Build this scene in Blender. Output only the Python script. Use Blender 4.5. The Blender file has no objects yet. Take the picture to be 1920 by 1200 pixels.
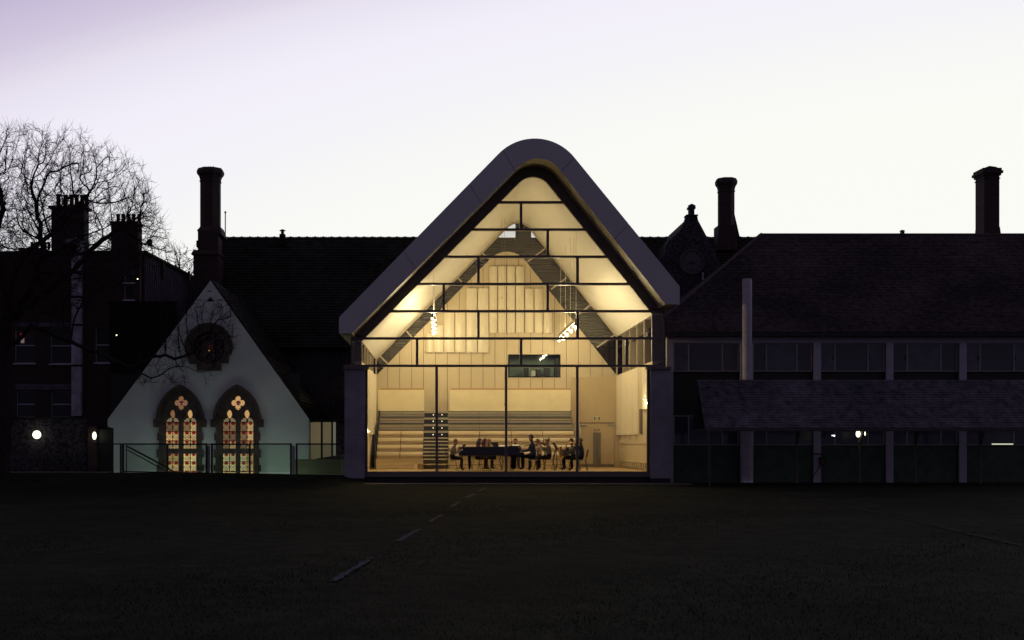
import bpy, math, random
import numpy as np
from mathutils import Vector, Matrix
from mathutils.geometry import tessellate_polygon
random.seed(7); rng = np.random.default_rng(7)
scene = bpy.context.scene
COL = scene.collection

# ------------------------------------------------------------------ camera
S, D, EYE, VX, VY = 47.6, 49.0, 1.55, 832.0, 832.0      # px per metre at the glass front, distance, eye height, vanishing point
cd = bpy.data.cameras.new('camera'); cam = bpy.data.objects.new('camera', cd); COL.objects.link(cam)
cam.location = (0, -D, EYE); cam.rotation_euler = (math.radians(90), 0, 0)
cd.sensor_width = 36; cd.lens = 36*S*D/1920
cd.shift_x = (960-VX)/1920; cd.shift_y = (VY-600)/1920
cd.clip_start = .1; cd.clip_end = 2000
scene.camera = cam

# ------------------------------------------------------------------ dusk sky: the afterglow stands behind the buildings
w = bpy.data.worlds.new('World'); scene.world = w; w.use_nodes = True
nt = w.node_tree; N = nt.nodes; L = nt.links
bg = N['Background']
tc = N.new('ShaderNodeTexCoord')
nrm = N.new('ShaderNodeVectorMath'); nrm.operation = 'NORMALIZE'; L.new(tc.outputs['Generated'], nrm.inputs[0])
dot = N.new('ShaderNodeVectorMath'); dot.operation = 'DOT_PRODUCT'; L.new(nrm.outputs[0], dot.inputs[0]); dot.inputs[1].default_value = (.42, .907, 0)
sep = N.new('ShaderNodeSeparateXYZ'); L.new(nrm.outputs[0], sep.inputs[0])
m1 = N.new('ShaderNodeMath'); m1.operation = 'SUBTRACT'; m1.inputs[0].default_value = 1; L.new(dot.outputs['Value'], m1.inputs[1])
m2 = N.new('ShaderNodeMath'); m2.operation = 'MAXIMUM'; m2.inputs[1].default_value = 0; L.new(sep.outputs['Z'], m2.inputs[0])
mz = N.new('ShaderNodeMath'); mz.operation = 'POWER'; mz.inputs[1].default_value = 3; L.new(m2.outputs[0], mz.inputs[0])
mz2 = N.new('ShaderNodeMath'); mz2.operation = 'MULTIPLY_ADD'; mz2.inputs[1].default_value = 2.5; L.new(mz.outputs[0], mz2.inputs[0]); L.new(m2.outputs[0], mz2.inputs[2])
m3 = N.new('ShaderNodeMath'); m3.operation = 'ADD'; L.new(m1.outputs[0], m3.inputs[0]); L.new(mz2.outputs[0], m3.inputs[1])
m4 = N.new('ShaderNodeMath'); m4.operation = 'MULTIPLY'; m4.inputs[1].default_value = .5; L.new(m3.outputs[0], m4.inputs[0])
cr = N.new('ShaderNodeValToRGB'); L.new(m4.outputs[0], cr.inputs[0])
stops = [(0, (.97,.97,.91)), (.15, (.962,.962,.918)), (.19, (.935,.935,.922)), (.22, (.905,.896,.942)), (.265, (.888,.855,.955)), (.30, (.81,.765,.873)),
         (.33, (.655,.59,.745)), (.362, (.545,.485,.672)), (.40, (.28,.245,.36)), (.46, (.13,.112,.175)), (.6, (.090,.079,.124)), (1, (.080,.071,.108))]
el = cr.color_ramp.elements
el[0].position = stops[0][0]; el[0].color = (*stops[0][1], 1)
el[1].position = 1; el[1].color = (*stops[-1][1], 1)
for p, c in stops[1:-1]:
    x = el.new(p); x.color = (*c, 1)
L.new(cr.outputs[0], bg.inputs[0]); bg.inputs[1].default_value = 1.0
vs = scene.view_settings
vs.view_transform = 'Standard'; vs.look = 'None'; vs.gamma = 1; vs.use_curve_mapping = False; vs.exposure = 0
scene.render.engine = 'CYCLES'
cy = scene.cycles
cy.use_denoising = True; cy.max_bounces = 9; cy.diffuse_bounces = 5; cy.glossy_bounces = 4; cy.transparent_max_bounces = 24
cy.sample_clamp_indirect = 4; cy.caustics_reflective = False; cy.caustics_refractive = False

# ------------------------------------------------------------------ helpers
def sc(Y): return S*D/(D+Y)
def PX(px, Y): return (px-VX)/sc(Y)
def PZ(py, Y): return EYE+(VY-py)/sc(Y)
def PP(px, py, Y): return (PX(px, Y), Y, PZ(py, Y))

MATS = {}
def mat(name, col=(.5,.5,.5), rough=.7, var=.0, vs_=3.0, bump=0.0, bs=20.0, metal=0.0, emit=None, es=1.0, stretch=None, var2=0.0, vs2=.35):
    if name in MATS: return MATS[name]
    m = bpy.data.materials.new(name); m.use_nodes = True; t = m.node_tree; n = t.nodes; l = t.links
    b = n['Principled BSDF']; b.inputs['Base Color'].default_value = (*col, 1); b.inputs['Roughness'].default_value = rough
    b.inputs['Metallic'].default_value = metal
    if rough >= .75: b.inputs['Specular IOR Level'].default_value = .04
    tc = n.new('ShaderNodeTexCoord'); mp = n.new('ShaderNodeMapping'); l.new(tc.outputs['Object'], mp.inputs[0])
    if stretch: mp.inputs['Scale'].default_value = stretch
    if var > 0:
        no = n.new('ShaderNodeTexNoise'); no.inputs['Scale'].default_value = vs_; no.inputs['Detail'].default_value = 6; l.new(mp.outputs[0], no.inputs[0])
        no2 = n.new('ShaderNodeTexNoise'); no2.inputs['Scale'].default_value = vs2; no2.inputs['Detail'].default_value = 3; l.new(tc.outputs['Object'], no2.inputs[0])
        mr = n.new('ShaderNodeMapRange'); mr.inputs['From Min'].default_value = .3; mr.inputs['From Max'].default_value = .7
        mr.inputs['To Min'].default_value = 1-var; mr.inputs['To Max'].default_value = 1+var; l.new(no.outputs['Fac'], mr.inputs[0])
        mr2 = n.new('ShaderNodeMapRange'); mr2.inputs['From Min'].default_value = .3; mr2.inputs['From Max'].default_value = .7
        mr2.inputs['To Min'].default_value = 1-var2; mr2.inputs['To Max'].default_value = 1+var2; l.new(no2.outputs['Fac'], mr2.inputs[0])
        oi = n.new('ShaderNodeObjectInfo'); mr3 = n.new('ShaderNodeMapRange'); mr3.inputs['To Min'].default_value = 1-var*.35; mr3.inputs['To Max'].default_value = 1+var*.35
        l.new(oi.outputs['Random'], mr3.inputs[0])
        mu = n.new('ShaderNodeMath'); mu.operation = 'MULTIPLY'; l.new(mr.outputs[0], mu.inputs[0]); l.new(mr2.outputs[0], mu.inputs[1])
        mu2 = n.new('ShaderNodeMath'); mu2.operation = 'MULTIPLY'; l.new(mu.outputs[0], mu2.inputs[0]); l.new(mr3.outputs[0], mu2.inputs[1])
        vm = n.new('ShaderNodeVectorMath'); vm.operation = 'SCALE'; vm.inputs[0].default_value = col; l.new(mu2.outputs[0], vm.inputs['Scale'])
        l.new(vm.outputs[0], b.inputs['Base Color'])
    if bump > 0:
        nb = n.new('ShaderNodeTexNoise'); nb.inputs['Scale'].default_value = bs; nb.inputs['Detail'].default_value = 5; l.new(mp.outputs[0], nb.inputs[0])
        bp = n.new('ShaderNodeBump'); bp.inputs['Strength'].default_value = bump; bp.inputs['Distance'].default_value = .03
        l.new(nb.outputs['Fac'], bp.inputs['Height']); l.new(bp.outputs[0], b.inputs['Normal'])
    if emit:
        b.inputs['Emission Color'].default_value = (*emit, 1); b.inputs['Emission Strength'].default_value = es
    MATS[name] = m; return m

def glass_mat(name, tint=(.93,.95,.94), refl=1.0):
    m = bpy.data.materials.new(name); m.use_nodes = True; t = m.node_tree; n = t.nodes; l = t.links
    n.remove(n['Principled BSDF']); out = n['Material Output']
    tr = n.new('ShaderNodeBsdfTransparent'); tr.inputs[0].default_value = (*tint, 1)
    gl = n.new('ShaderNodeBsdfGlossy'); gl.inputs['Roughness'].default_value = .02
    fr = n.new('ShaderNodeFresnel'); fr.inputs[0].default_value = 1.45
    mu = n.new('ShaderNodeMath'); mu.operation = 'MULTIPLY'; mu.inputs[1].default_value = refl; l.new(fr.outputs[0], mu.inputs[0])
    mx = n.new('ShaderNodeMixShader'); l.new(mu.outputs[0], mx.inputs[0]); l.new(tr.outputs[0], mx.inputs[1]); l.new(gl.outputs[0], mx.inputs[2])
    l.new(mx.outputs[0], out.inputs[0]); MATS[name] = m; return m

def brick_mat(name, c1, c2, mortar, scale=1.0, bw=.225, bh=.075, rough=.85):
    if name in MATS: return MATS[name]
    m = bpy.data.materials.new(name); m.use_nodes = True; t = m.node_tree; n = t.nodes; l = t.links
    b = n['Principled BSDF']; b.inputs['Roughness'].default_value = rough
    tc = n.new('ShaderNodeTexCoord'); sp = n.new('ShaderNodeSeparateXYZ'); l.new(tc.outputs['Object'], sp.inputs[0])
    ad = n.new('ShaderNodeMath'); ad.operation = 'ADD'; l.new(sp.outputs['X'], ad.inputs[0]); l.new(sp.outputs['Y'], ad.inputs[1])
    cb = n.new('ShaderNodeCombineXYZ'); l.new(ad.outputs[0], cb.inputs['X']); l.new(sp.outputs['Z'], cb.inputs['Y'])
    br = n.new('ShaderNodeTexBrick'); l.new(cb.outputs[0], br.inputs['Vector'])
    br.inputs['Color1'].default_value = (*c1, 1); br.inputs['Color2'].default_value = (*c2, 1); br.inputs['Mortar'].default_value = (*mortar, 1)
    br.inputs['Scale'].default_value = scale; br.inputs['Brick Width'].default_value = bw; br.inputs['Row Height'].default_value = bh; br.inputs['Mortar Size'].default_value = .006
    l.new(br.outputs['Color'], b.inputs['Base Color'])
    bp = n.new('ShaderNodeBump'); bp.invert = True; bp.inputs['Distance'].default_value = .01; l.new(br.outputs['Fac'], bp.inputs['Height']); l.new(bp.outputs[0], b.inputs['Normal'])
    MATS[name] = m; return m

class MB:
    def __init__(s): s.v = []; s.f = []
    def quad(s, a, b, c, d):
        n = len(s.v); s.v += [a, b, c, d]; s.f.append((n, n+1, n+2, n+3)); return s
    def box(s, x0, x1, y0, y1, z0, z1, bev=0):
        n = len(s.v)
        s.v += [(x0,y0,z0),(x1,y0,z0),(x1,y1,z0),(x0,y1,z0),(x0,y0,z1),(x1,y0,z1),(x1,y1,z1),(x0,y1,z1)]
        s.f += [(n+3,n+2,n+1,n),(n+4,n+5,n+6,n+7),(n,n+1,n+5,n+4),(n+1,n+2,n+6,n+5),(n+2,n+3,n+7,n+6),(n+3,n,n+4,n+7)]
        return s
    def hexa(s, pts):            # 4 bottom/front + 4 top/back in the same order
        n = len(s.v); s.v += [tuple(p) for p in pts]
        s.f += [(n+3,n+2,n+1,n),(n+4,n+5,n+6,n+7),(n,n+1,n+5,n+4),(n+1,n+2,n+6,n+5),(n+2,n+3,n+7,n+6),(n+3,n,n+4,n+7)]
        return s
    def ext(s, loops, y0, y1, ax='y'):      # polygon with holes, extruded
        f = {'y': lambda p, d: (p[0], d, p[1]), 'x': lambda p, d: (d, p[0], p[1]), 'z': lambda p, d: (p[0], p[1], d)}[ax]
        n = len(s.v); flat = [p for lp in loops for p in lp]; k = len(flat)
        s.v += [f(p, y0) for p in flat] + [f(p, y1) for p in flat]
        for t in tessellate_polygon([[Vector((p[0], p[1], 0)) for p in lp] for lp in loops]):
            s.f.append((n+t[0], n+t[1], n+t[2])); s.f.append((n+k+t[2], n+k+t[1], n+k+t[0]))
        o = 0
        for lp in loops:
            q = len(lp)
            for i in range(q):
                a, b = n+o+i, n+o+(i+1) % q
                s.f.append((a, b, b+k, a+k))
            o += q
        return s
    def strip(s, a, b, y0, y1):  # band between two equally long polylines (x,z), thick from y0 to y1
        n = len(s.v); k = len(a)
        s.v += [(p[0],y0,p[1]) for p in a]+[(p[0],y0,p[1]) for p in b]+[(p[0],y1,p[1]) for p in a]+[(p[0],y1,p[1]) for p in b]
        for i in range(k-1):
            s.f += [(n+i,n+i+1,n+k+i+1,n+k+i),(n+2*k+i,n+3*k+i,n+3*k+i+1,n+2*k+i+1),(n+i,n+2*k+i,n+2*k+i+1,n+i+1),(n+k+i,n+k+i+1,n+3*k+i+1,n+3*k+i)]
        s.f += [(n,n+k,n+3*k,n+2*k),(n+k-1,n+3*k-1,n+4*k-1,n+2*k-1)]
        return s
    def tube(s, pts, rad, k=8, cap=True):
        n = len(s.v); P = [Vector(p) for p in pts]
        if not hasattr(rad, '__len__'): rad = [rad]*len(P)
        up = None
        for i, p in enumerate(P):
            d = (P[min(i+1, len(P)-1)]-P[max(i-1, 0)]); d = d.normalized() if d.length > 1e-9 else Vector((0,0,1))
            if up is None: up = Vector((0,0,1)) if abs(d.z) < .9 else Vector((1,0,0))
            a = d.cross(up); a = a.normalized() if a.length > 1e-6 else Vector((1,0,0)); b = a.cross(d); up = b
            for j in range(k):
                t = 2*math.pi*j/k; s.v.append(tuple(p+(a*math.cos(t)+b*math.sin(t))*rad[i]))
        for i in range(len(P)-1):
            for j in range(k):
                q = (j+1) % k; s.f.append((n+i*k+j, n+i*k+q, n+(i+1)*k+q, n+(i+1)*k+j))
        if cap:
            s.f.append(tuple(n+j for j in range(k))[::-1]); s.f.append(tuple(n+(len(P)-1)*k+j for j in range(k)))
        return s
    def lathe(s, c, prof, k=12, a0=0.0):    # prof: (r,z) about a vertical axis through c
        n = len(s.v)
        for r, z in prof:
            for j in range(k):
                t = a0+2*math.pi*j/k; s.v.append((c[0]+r*math.cos(t), c[1]+r*math.sin(t), c[2]+z))
        for i in range(len(prof)-1):
            for j in range(k):
                q = (j+1) % k; s.f.append((n+i*k+j, n+i*k+q, n+(i+1)*k+q, n+(i+1)*k+j))
        s.f.append(tuple(n+j for j in range(k))[::-1]); s.f.append(tuple(n+(len(prof)-1)*k+j for j in range(k)))
        return s
    def ball(s, c, r, k=10, m=7, sx=1, sy=1, sz=1):
        pr = [(max(1e-4, math.sin(math.pi*i/m)), -math.cos(math.pi*i/m)) for i in range(m+1)]
        n = len(s.v)
        s.lathe((0,0,0), pr, k)
        s.v[n:] = [(c[0]+x*r*sx, c[1]+y*r*sy, c[2]+z*r*sz) for x, y, z in s.v[n:]]
        return s
    def xf(s, M, start=0):
        s.v[start:] = [tuple(M @ Vector(p)) for p in s.v[start:]]; return s
    def mesh(s, name, m, smooth=False):
        me = bpy.data.meshes.new(name); me.from_pydata([tuple(p) for p in s.v], [], s.f)
        if m: me.materials.append(m)
        if smooth:
            me.polygons.foreach_set('use_smooth', [True]*len(me.polygons))
        me.update(); return me
    def build(s, name, m, parent=None, smooth=False, **tags):
        o = bpy.data.objects.new(name, s.mesh(name, m, smooth)); COL.objects.link(o)
        if parent: o.parent = parent; o.matrix_parent_inverse = Matrix.Translation(-world_loc(parent))
        for k, v in tags.items(): o[k] = v
        if smooth:
            md = o.modifiers.new('split', 'EDGE_SPLIT'); md.split_angle = math.radians(40)
        return o
ROOTS = {}
def world_loc(o): return ROOTS.get(o.name, Vector((0,0,0)))
def thing(name, label, cat, loc=(0,0,0), group=None, local=False):
    """an Empty at the thing's base; its parts are given in world coordinates (or local ones)"""
    o = bpy.data.objects.new(name, None); COL.objects.link(o); o.location = loc; o.empty_display_size = .2
    o['label'] = label; o['category'] = cat
    if group: o['group'] = group
    if not local: ROOTS[o.name] = Vector(loc)
    return o
def struct(mb, name, m, kind='structure', **k): return mb.build(name, m, None, kind=kind, **k)
def dup(root, loc, rz=0, label=None, group=None):
    r = root.copy(); COL.objects.link(r); r.location = loc; r.rotation_euler = (0,0,rz)
    if label: r['label'] = label
    if group: r['group'] = group
    for ch in list(root.children):
        c = ch.copy(); COL.objects.link(c); c.parent = r
        for g in list(ch.children):
            d = g.copy(); COL.objects.link(d); d.parent = c
    return r

# curved gable profile through two straight slopes and a rounded top, in pixels at its own plane
def profile(Lp, sL, Rp, sR, top, n=14):
    aL, aR = math.atan(sL), math.atan(sR)
    uL, uR = (math.cos(aL), math.sin(aL)), (-math.cos(aR), math.sin(aR))   # up the slopes, y up
    lx, ly, rx, ry = Lp[0], -Lp[1], Rp[0], -Rp[1]
    det = uL[0]*(-uR[1])-uL[1]*(-uR[0])
    t = ((rx-lx)*(-uR[1])-(ry-ly)*(-uR[0]))/det
    vx, vy = lx+uL[0]*t, ly+uL[1]*t
    bx, by = -(uL[0]+uR[0]), -(uL[1]+uR[1]); bl = math.hypot(bx, by); bx /= bl; by /= bl
    h = (math.pi-aL-aR)/2
    r = (vy-(-top))/(-by/math.sin(h)-1)
    cx, cyy = vx+bx*r/math.sin(h), vy+by*r/math.sin(h)
    pts = [(Lp[0], Lp[1])]
    for i in range(n+1):
        a = math.pi/2+aL-(aL+aR)*i/n
        pts.append((cx+r*math.cos(a), -(cyy+r*math.sin(a))))
    pts.append((Rp[0], Rp[1]))
    return pts
def world_prof(pts, Y): return [(PX(x, Y), PZ(y, Y)) for x, y in pts]

# ------------------------------------------------------------------ materials
M_grass = mat('grass', (.018,.020,.0125), .9, .35, 2.0, .6, 40, var2=.3)
M_line = mat('line_paint', (.062,.062,.095), .8, .75, 16, .6, 40)
M_pave = mat('paving', (.16,.15,.14), .85, .25, 4, .3, 20)
M_fascia = mat('fascia_metal', (.62,.585,.62), .45, .05, .8, 0, 1)
M_soffit = mat('soffit_board', (.80,.70,.46), .6, .1, 2)
M_dark = mat('dark_steel', (.17,.135,.13), .4, .1, 3)
M_stone = mat('pilaster_stone', (.34,.31,.37), .75, .12, 2.2, .15, 18, var2=.1)
M_plaster = mat('ceiling_plaster', (.78,.76,.68), .85, .04, .5)
M_timber = mat('maple_board', (.60,.51,.35), .5, .035, 2.2, 0, 1, stretch=(7, 7, .5), var2=.05)
M_doorw = mat('door_veneer', (.52,.41,.25), .5, .04, 2.2, 0, 1, stretch=(7, 7, .5), var2=.06)
M_acou = mat('acoustic_veneer', (.72,.65,.50), .4, .02, 3, 0, 1, stretch=(8, 8, .6))
M_cream = mat('cream_panel', (.80,.70,.46), .6, .04, 2)
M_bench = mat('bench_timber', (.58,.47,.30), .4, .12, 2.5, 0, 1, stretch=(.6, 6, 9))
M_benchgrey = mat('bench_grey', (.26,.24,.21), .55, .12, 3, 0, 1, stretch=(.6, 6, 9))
M_floor = mat('hall_floor', (.50,.34,.18), .28, .12, 3, 0, 1, stretch=(6, .5, 1))
M_black = mat('black_rubber', (.012,.012,.012), .5)
M_piano = mat('piano_lacquer', (.003,.003,.003), .45); M_piano.node_tree.nodes['Principled BSDF'].inputs['Specular IOR Level'].default_value = .04
M_ivory = mat('ivory', (.75,.72,.64), .35)
M_steel = mat('brushed_steel', (.42,.40,.38), .32, .08, 8, metal=.7)
M_chrome = mat('chrome', (.60,.55,.48), .2, metal=.9)
M_slate = mat('slate', (.034,.032,.028), .75, .4, 3, .4, 12, var2=.3)
M_tile = mat('clay_tile', (.078,.062,.068), .8, .45, 5, .5, 14, var2=.3)
M_shingle = mat('cedar_shingle', (.115,.105,.13), .8, .45, 4, .4, 20, var2=.25)
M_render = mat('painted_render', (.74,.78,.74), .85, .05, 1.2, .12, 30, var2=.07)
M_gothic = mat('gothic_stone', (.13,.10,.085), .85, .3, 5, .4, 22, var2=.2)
M_brick = brick_mat('dark_red_brick', (.070,.030,.030), (.045,.022,.022), (.05,.045,.045))
M_chbrick = brick_mat('chimney_brick', (.075,.042,.036), (.05,.032,.03), (.05,.045,.04))
M_flint = mat('flint_wall', (.070,.060,.072), .8, .75, 9, .8, 12, var2=.3)
M_white = mat('white_paint', (.42,.38,.46), .6, .1, 3, 0, 1, var2=.1)
M_concrete = mat('pale_concrete', (.30,.27,.30), .8, .12, 3, .15, 20, var2=.1)
M_green = mat('dark_green_panel', (.04,.07,.045), .5, .3, 3)
M_frame = mat('grey_window_frame', (.34,.31,.33), .5, .1, 3)
M_flue = mat('flue_metal', (.50,.46,.52), .65, .12, 1.5, metal=.0, stretch=(1,1,3))
M_bark = mat('bark', (.045,.032,.033), .9, .4, 10, .6, 25)
M_glass = glass_mat('clear_glass', (.965,.975,.965))
M_dglass = mat('dark_window_glass', (.055,.055,.075), .10)
M_dglass2 = mat('curtained_glass', (.10,.10,.13), .25, .25, 2)
M_rail = mat('rail_paint', (.010,.014,.013), .5)
M_fglass = glass_mat('balustrade_glass', (.82,.87,.84), .6)

# ------------------------------------------------------------------ ground
FL = .45       # hall floor above the field
def gz(x, y):
    # a low bank rises on the left towards the terrace
    t = min(1, max(0, (-3.9-x)/6.0)); s = min(1, max(0, (y+7)/5.5)); s = s*s*(3-2*s)
    return (.30+.10*t)*s*(1 if x < -3.9 else max(0, 1-(x+3.9)/1.0))
mb = MB()
# the field reaches the horizon; finer squares near the buildings
xs = [-600,-300,-120,-60,-40]+list(np.linspace(-30,-2.0,29))+[0,4,8,12,16,20,30,60,120,300,600]
ys = [-120,-60,-49]+list(np.linspace(-40,-10,7))+list(np.linspace(-8,-1.0,15))+[-.3,0.6]
nx, ny = len(xs), len(ys)
for y in ys:
    for x in xs: mb.v.append((x, y, gz(x, y)+(.012*math.sin(x*.9+y*.7) if -40 < y < -3 else 0)))
for j in range(ny-1):
    for i in range(nx-1): mb.f.append((j*nx+i, j*nx+i+1, (j+1)*nx+i+1, (j+1)*nx+i))
struct(mb, 'grass_field', M_grass)
# ground beyond, under and behind the buildings
mb = MB()
mb.quad((-600,.6,-1.2),(600,.6,-1.2),(600,900,-1.2),(-600,900,-1.2))
struct(mb, 'ground', M_pave)
struct(MB().box(9.0, 80, .62, 60, -1.0, -.12), 'paving_right', M_pave)
struct(MB().box(-80, PX(206,3), .62, 40, -1.0, .38), 'paving_left', M_pave)
struct(MB().box(-80, -4.0, -.62, .6, -1.1, .40), 'terrace', M_pave)
# stone kerb under the glass front
struct(MB().box(-4.4, 9.4, -2.2, -1.0, -.3, .035), 'kerb_path', mat('path_stone', (.17,.14,.14), .8, .2, 4, .2, 20))

# painted pitch lines: dashed line and long touch lines
def ground_pt(px, py):
    d = EYE/((py-VY)/(S*D)); return ((px-VX)/(S*D)*d, -D+d)
def line(a, b, wdt, z=.015):
    A = Vector((*ground_pt(*a), 0)); B = Vector((*ground_pt(*b), 0)); d = (B-A).normalized(); n = Vector((-d.y, d.x, 0))*wdt/2
    m = MB(); k = max(2, int((B-A).length/.16))
    L1 = [A+(B-A)*i/k+n*random.uniform(.35,1.2) for i in range(k+1)]; R1 = [A+(B-A)*i/k-n*random.uniform(.35,1.2) for i in range(k+1)]
    for i in range(k):
        if random.random() < .12: continue      # paint worn through to the grass
        m.quad(*[(p.x, p.y, z) for p in (L1[i], L1[i+1], R1[i+1], R1[i])])
    return m
for a, b in [((624,1091),(698,1047)), ((745,1016),(788,993)), ((806,979),(831,966)), ((845,951),(862,942)), ((874,934),(888,927)), ((896,922),(910,915))]:
    struct(line(a, b, .13), 'painted_line', M_line)
M_line2 = mat('worn_line_paint', (.032,.034,.050), .85, .6, 9, .4, 30)
struct(line((1462,921),(1990,1041), .10), 'painted_line', M_line2)
struct(line((60,944),(430,902), .10), 'painted_line', mat('very_worn_line', (.034,.034,.036), .9, .5, 6))
struct(line((338,1063),(372,1064), .16), 'painted_line', M_line2)

# grass blades on the near part of the field
nb = 70000
yy = -D+7.5+rng.random(nb)**1.6*26; hx = (yy+D)
xx = (rng.random(nb)*1.0-.40)*hx*.90
hh = rng.uniform(.010,.030, nb); an = rng.uniform(0, 2*np.pi, nb); lw = rng.uniform(.003,.007, nb)
lean = rng.normal(0, .018, (nb, 2))
v = np.zeros((nb, 3, 3))
v[:,0,0] = xx-np.cos(an)*lw; v[:,0,1] = yy-np.sin(an)*lw; v[:,1,0] = xx+np.cos(an)*lw; v[:,1,1] = yy+np.sin(an)*lw
v[:,2,0] = xx+lean[:,0]; v[:,2,1] = yy+lean[:,1]; v[:,2,2] = hh
v[:,:2,2] = -.015
me = bpy.data.meshes.new('grass_blades'); me.vertices.add(nb*3); me.vertices.foreach_set('co', v.reshape(-1))
me.loops.add(nb*3); me.loops.foreach_set('vertex_index', np.arange(nb*3)); me.polygons.add(nb); me.polygons.foreach_set('loop_start', np.arange(nb)*3)
me.update(calc_edges=True); me.materials.append(mat('grass_blade', (.021,.025,.013), .8, .4, 1.5))
o = bpy.data.objects.new('grass_blades', me); COL.objects.link(o); o['kind'] = 'stuff'; o['label'] = 'short dark turf of the playing field in the foreground'; o['category'] = 'grass'

# ------------------------------------------------------------------ THE MUSIC HALL
hall = thing('music_hall', 'modern music hall with asymmetric curved gable hood and fully glazed lit front', 'hall', (2.5, 0, 0))
YB = 10.0; HY = -1.6
outer = profile((635.5,595), 1.025, (1274.5,537), 1.225, 259.5, 16)
innr = profile((660,625), 1.0, (1247.5,570), 1.27, 297, 16)
frO = profile((666,628), 1.01, (1236,577), 1.26, 313.5, 16)
frI = profile((687,631), 1.005, (1217,581), 1.245, 332, 16)
O_, I_ = world_prof(outer, HY), world_prof(innr, HY)
FO, FI = world_prof(frO, 0), world_prof(frI, 0)
# roof outer shell behind the fascia (the same profile run back over the hall)
roofin = [(x*1.0, z) for x, z in world_prof(profile((664,628.5), 1.008, (1239,577), 1.26, 309, 16), 0)]
oB = [(x, z) for x, z in O_]
def arc_len_resample(P, n):
    P = np.array(P); d = np.r_[0, np.cumsum(np.hypot(*np.diff(P, axis=0).T))]
    t = np.linspace(0, d[-1], n); return list(zip(np.interp(t, d, P[:,0]), np.interp(t, d, P[:,1])))
MB().strip(oB, roofin, HY+.06, YB+.9).build('roof', mat('roof_metal', (.25,.24,.26), .5, .1, 1), hall, smooth=True)
# fascia panels: pieces along the front ring, joined end to end with open joints
On, In = list(O_), list(I_)
ob_ = PX(635.5, HY), PZ(625, HY)
# long straight runs are cut at the joints seen in the photograph
def lerp(a, b, t): return (a[0]+(b[0]-a[0])*t, a[1]+(b[1]-a[1])*t)
def at_x(P, x):
    for a, b in zip(P, P[1:]):
        if a[0] <= x <= b[0]: return lerp(a, b, (x-a[0])/(b[0]-a[0]))
def seg(P, x0, x1): return [at_x(P, x0)]+[p for p in P if x0 < p[0] < x1]+[at_x(P, x1)]
jo = [(757,475,780,497), (880,352.5,903,375), (943,289,965,312.5), (1077,296.5,1052,316), (1179,421.5,1152,439)]
def fp(o_pts, i_pts):
    lp = o_pts+i_pts[::-1]
    MB().ext([lp], HY, HY+.055).build('fascia_panel', M_fascia, hall)
xsO = [O_[0][0]]+[PX(j[0], HY) for j in jo]+[O_[-1][0]]
xsI = [I_[0][0]]+[PX(j[2], HY) for j in jo]+[I_[-1][0]]
g = .006
for i in range(len(xsO)-1):
    a0, a1 = xsO[i]+(g if i else 1e-4), xsO[i+1]-(g if i < 5 else 1e-4); b0, b1 = xsI[i]+(g if i else 1e-4), xsI[i+1]-(g if i < 5 else 1e-4)
    so, si = seg(O_, a0, a1), seg(I_, b0, b1)
    if i == 0: so = [(PX(635.5,HY), PZ(625,HY))]+so
    if i == 5: so = so+[(PX(1274.5,HY), PZ(571,HY))]
    fp(so, si)
# soffit of the hood from the fascia back to the glazing frame
mb = MB(); k = len(I_)
for i in range(k):
    mb.v.append((I_[i][0], HY+.056, I_[i][1])); mb.v.append((FO[i][0], .03, FO[i][1]))
for i in range(k-1): mb.f.append((2*i, 2*i+2, 2*i+3, 2*i+1))
mb.build('hood_soffit', M_soffit, hall, smooth=True)
MB().box(PX(635.5,HY)+.003, I_[0][0], HY+.06, YB+.8, I_[0][1]+.004, I_[0][1]+.05).build('eave_soffit', M_soffit, hall)
MB().box(PX(635.5,HY)+.003, PX(637,HY), HY+.06, YB+.8, I_[0][1]+.05, PZ(595,HY)-.003).build('eave_board', M_fascia, hall)
MB().box(I_[-1][0], PX(1274.5,HY)-.003, HY+.06, YB+.8, I_[-1][1]+.004, I_[-1][1]+.05).build('eave_soffit', M_soffit, hall)
MB().box(PX(1273,HY), PX(1274.5,HY)-.003, HY+.06, YB+.8, I_[-1][1]+.05, PZ(538,HY)).build('eave_board', M_fascia, hall)
# dark gable frame, butt between FO and FI
MB().strip(FO, FI, -.04, .12).build('gable_frame', M_dark, hall, smooth=True)
# ceiling, from the frame to the rear
ci = [(x, z+.02) for x, z in FI]; ci[0] = (PX(678,0), PZ(640,0)); ci[-1] = (8.24, PZ(589.5,0))
co = [(x, z+.12) for x, z in ci]
MB().strip(co, ci, .124, YB-.02).build('ceiling', M_plaster, hall, smooth=True)
XL, XR = -3.24, 8.24
EL, ER = ci[0][1], ci[-1][1]                  # eaves heights
GXL, GXR = PX(661.5,0), PX(1243,0)           # clerestory glass
# transoms and mullions
rows = [379.5, 430.5, 481.5, 532.5, 583.5, 634.5, 686]
def frx(py, side):
    z = PZ(py, 0); P = FI
    if side == 'L':
        for a, b in zip(P, P[1:]):
            if a[1] <= z <= b[1]: return a[0]+(b[0]-a[0])*(z-a[1])/(b[1]-a[1])
        return PX(661,0)
    for a, b in zip(P, P[1:]):
        if b[1] <= z <= a[1]: return a[0]+(b[0]-a[0])*(z-a[1])/(b[1]-a[1])
    return PX(1244,0)
hw = .045
for i, py in enumerate(rows):
    x0 = frx(py, 'L')-.12 if py < 600 else PX(658,0); x1 = frx(py, 'R')+.12 if py < 560 else PX(1246,0)
    if py == 686: x0, x1 = PX(645,0), PX(1246,0)
    MB().box(x0, x1, -.055, .12, PZ(py,0)-hw, PZ(py,0)+hw).build('transom', M_dark, hall)
vert = [(1,977),(2,1027),(3,897),(3,1083),(4,832),(4,1027),(5,897),(5,1083),(6,782),(6,977),(6,1175)]
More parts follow.
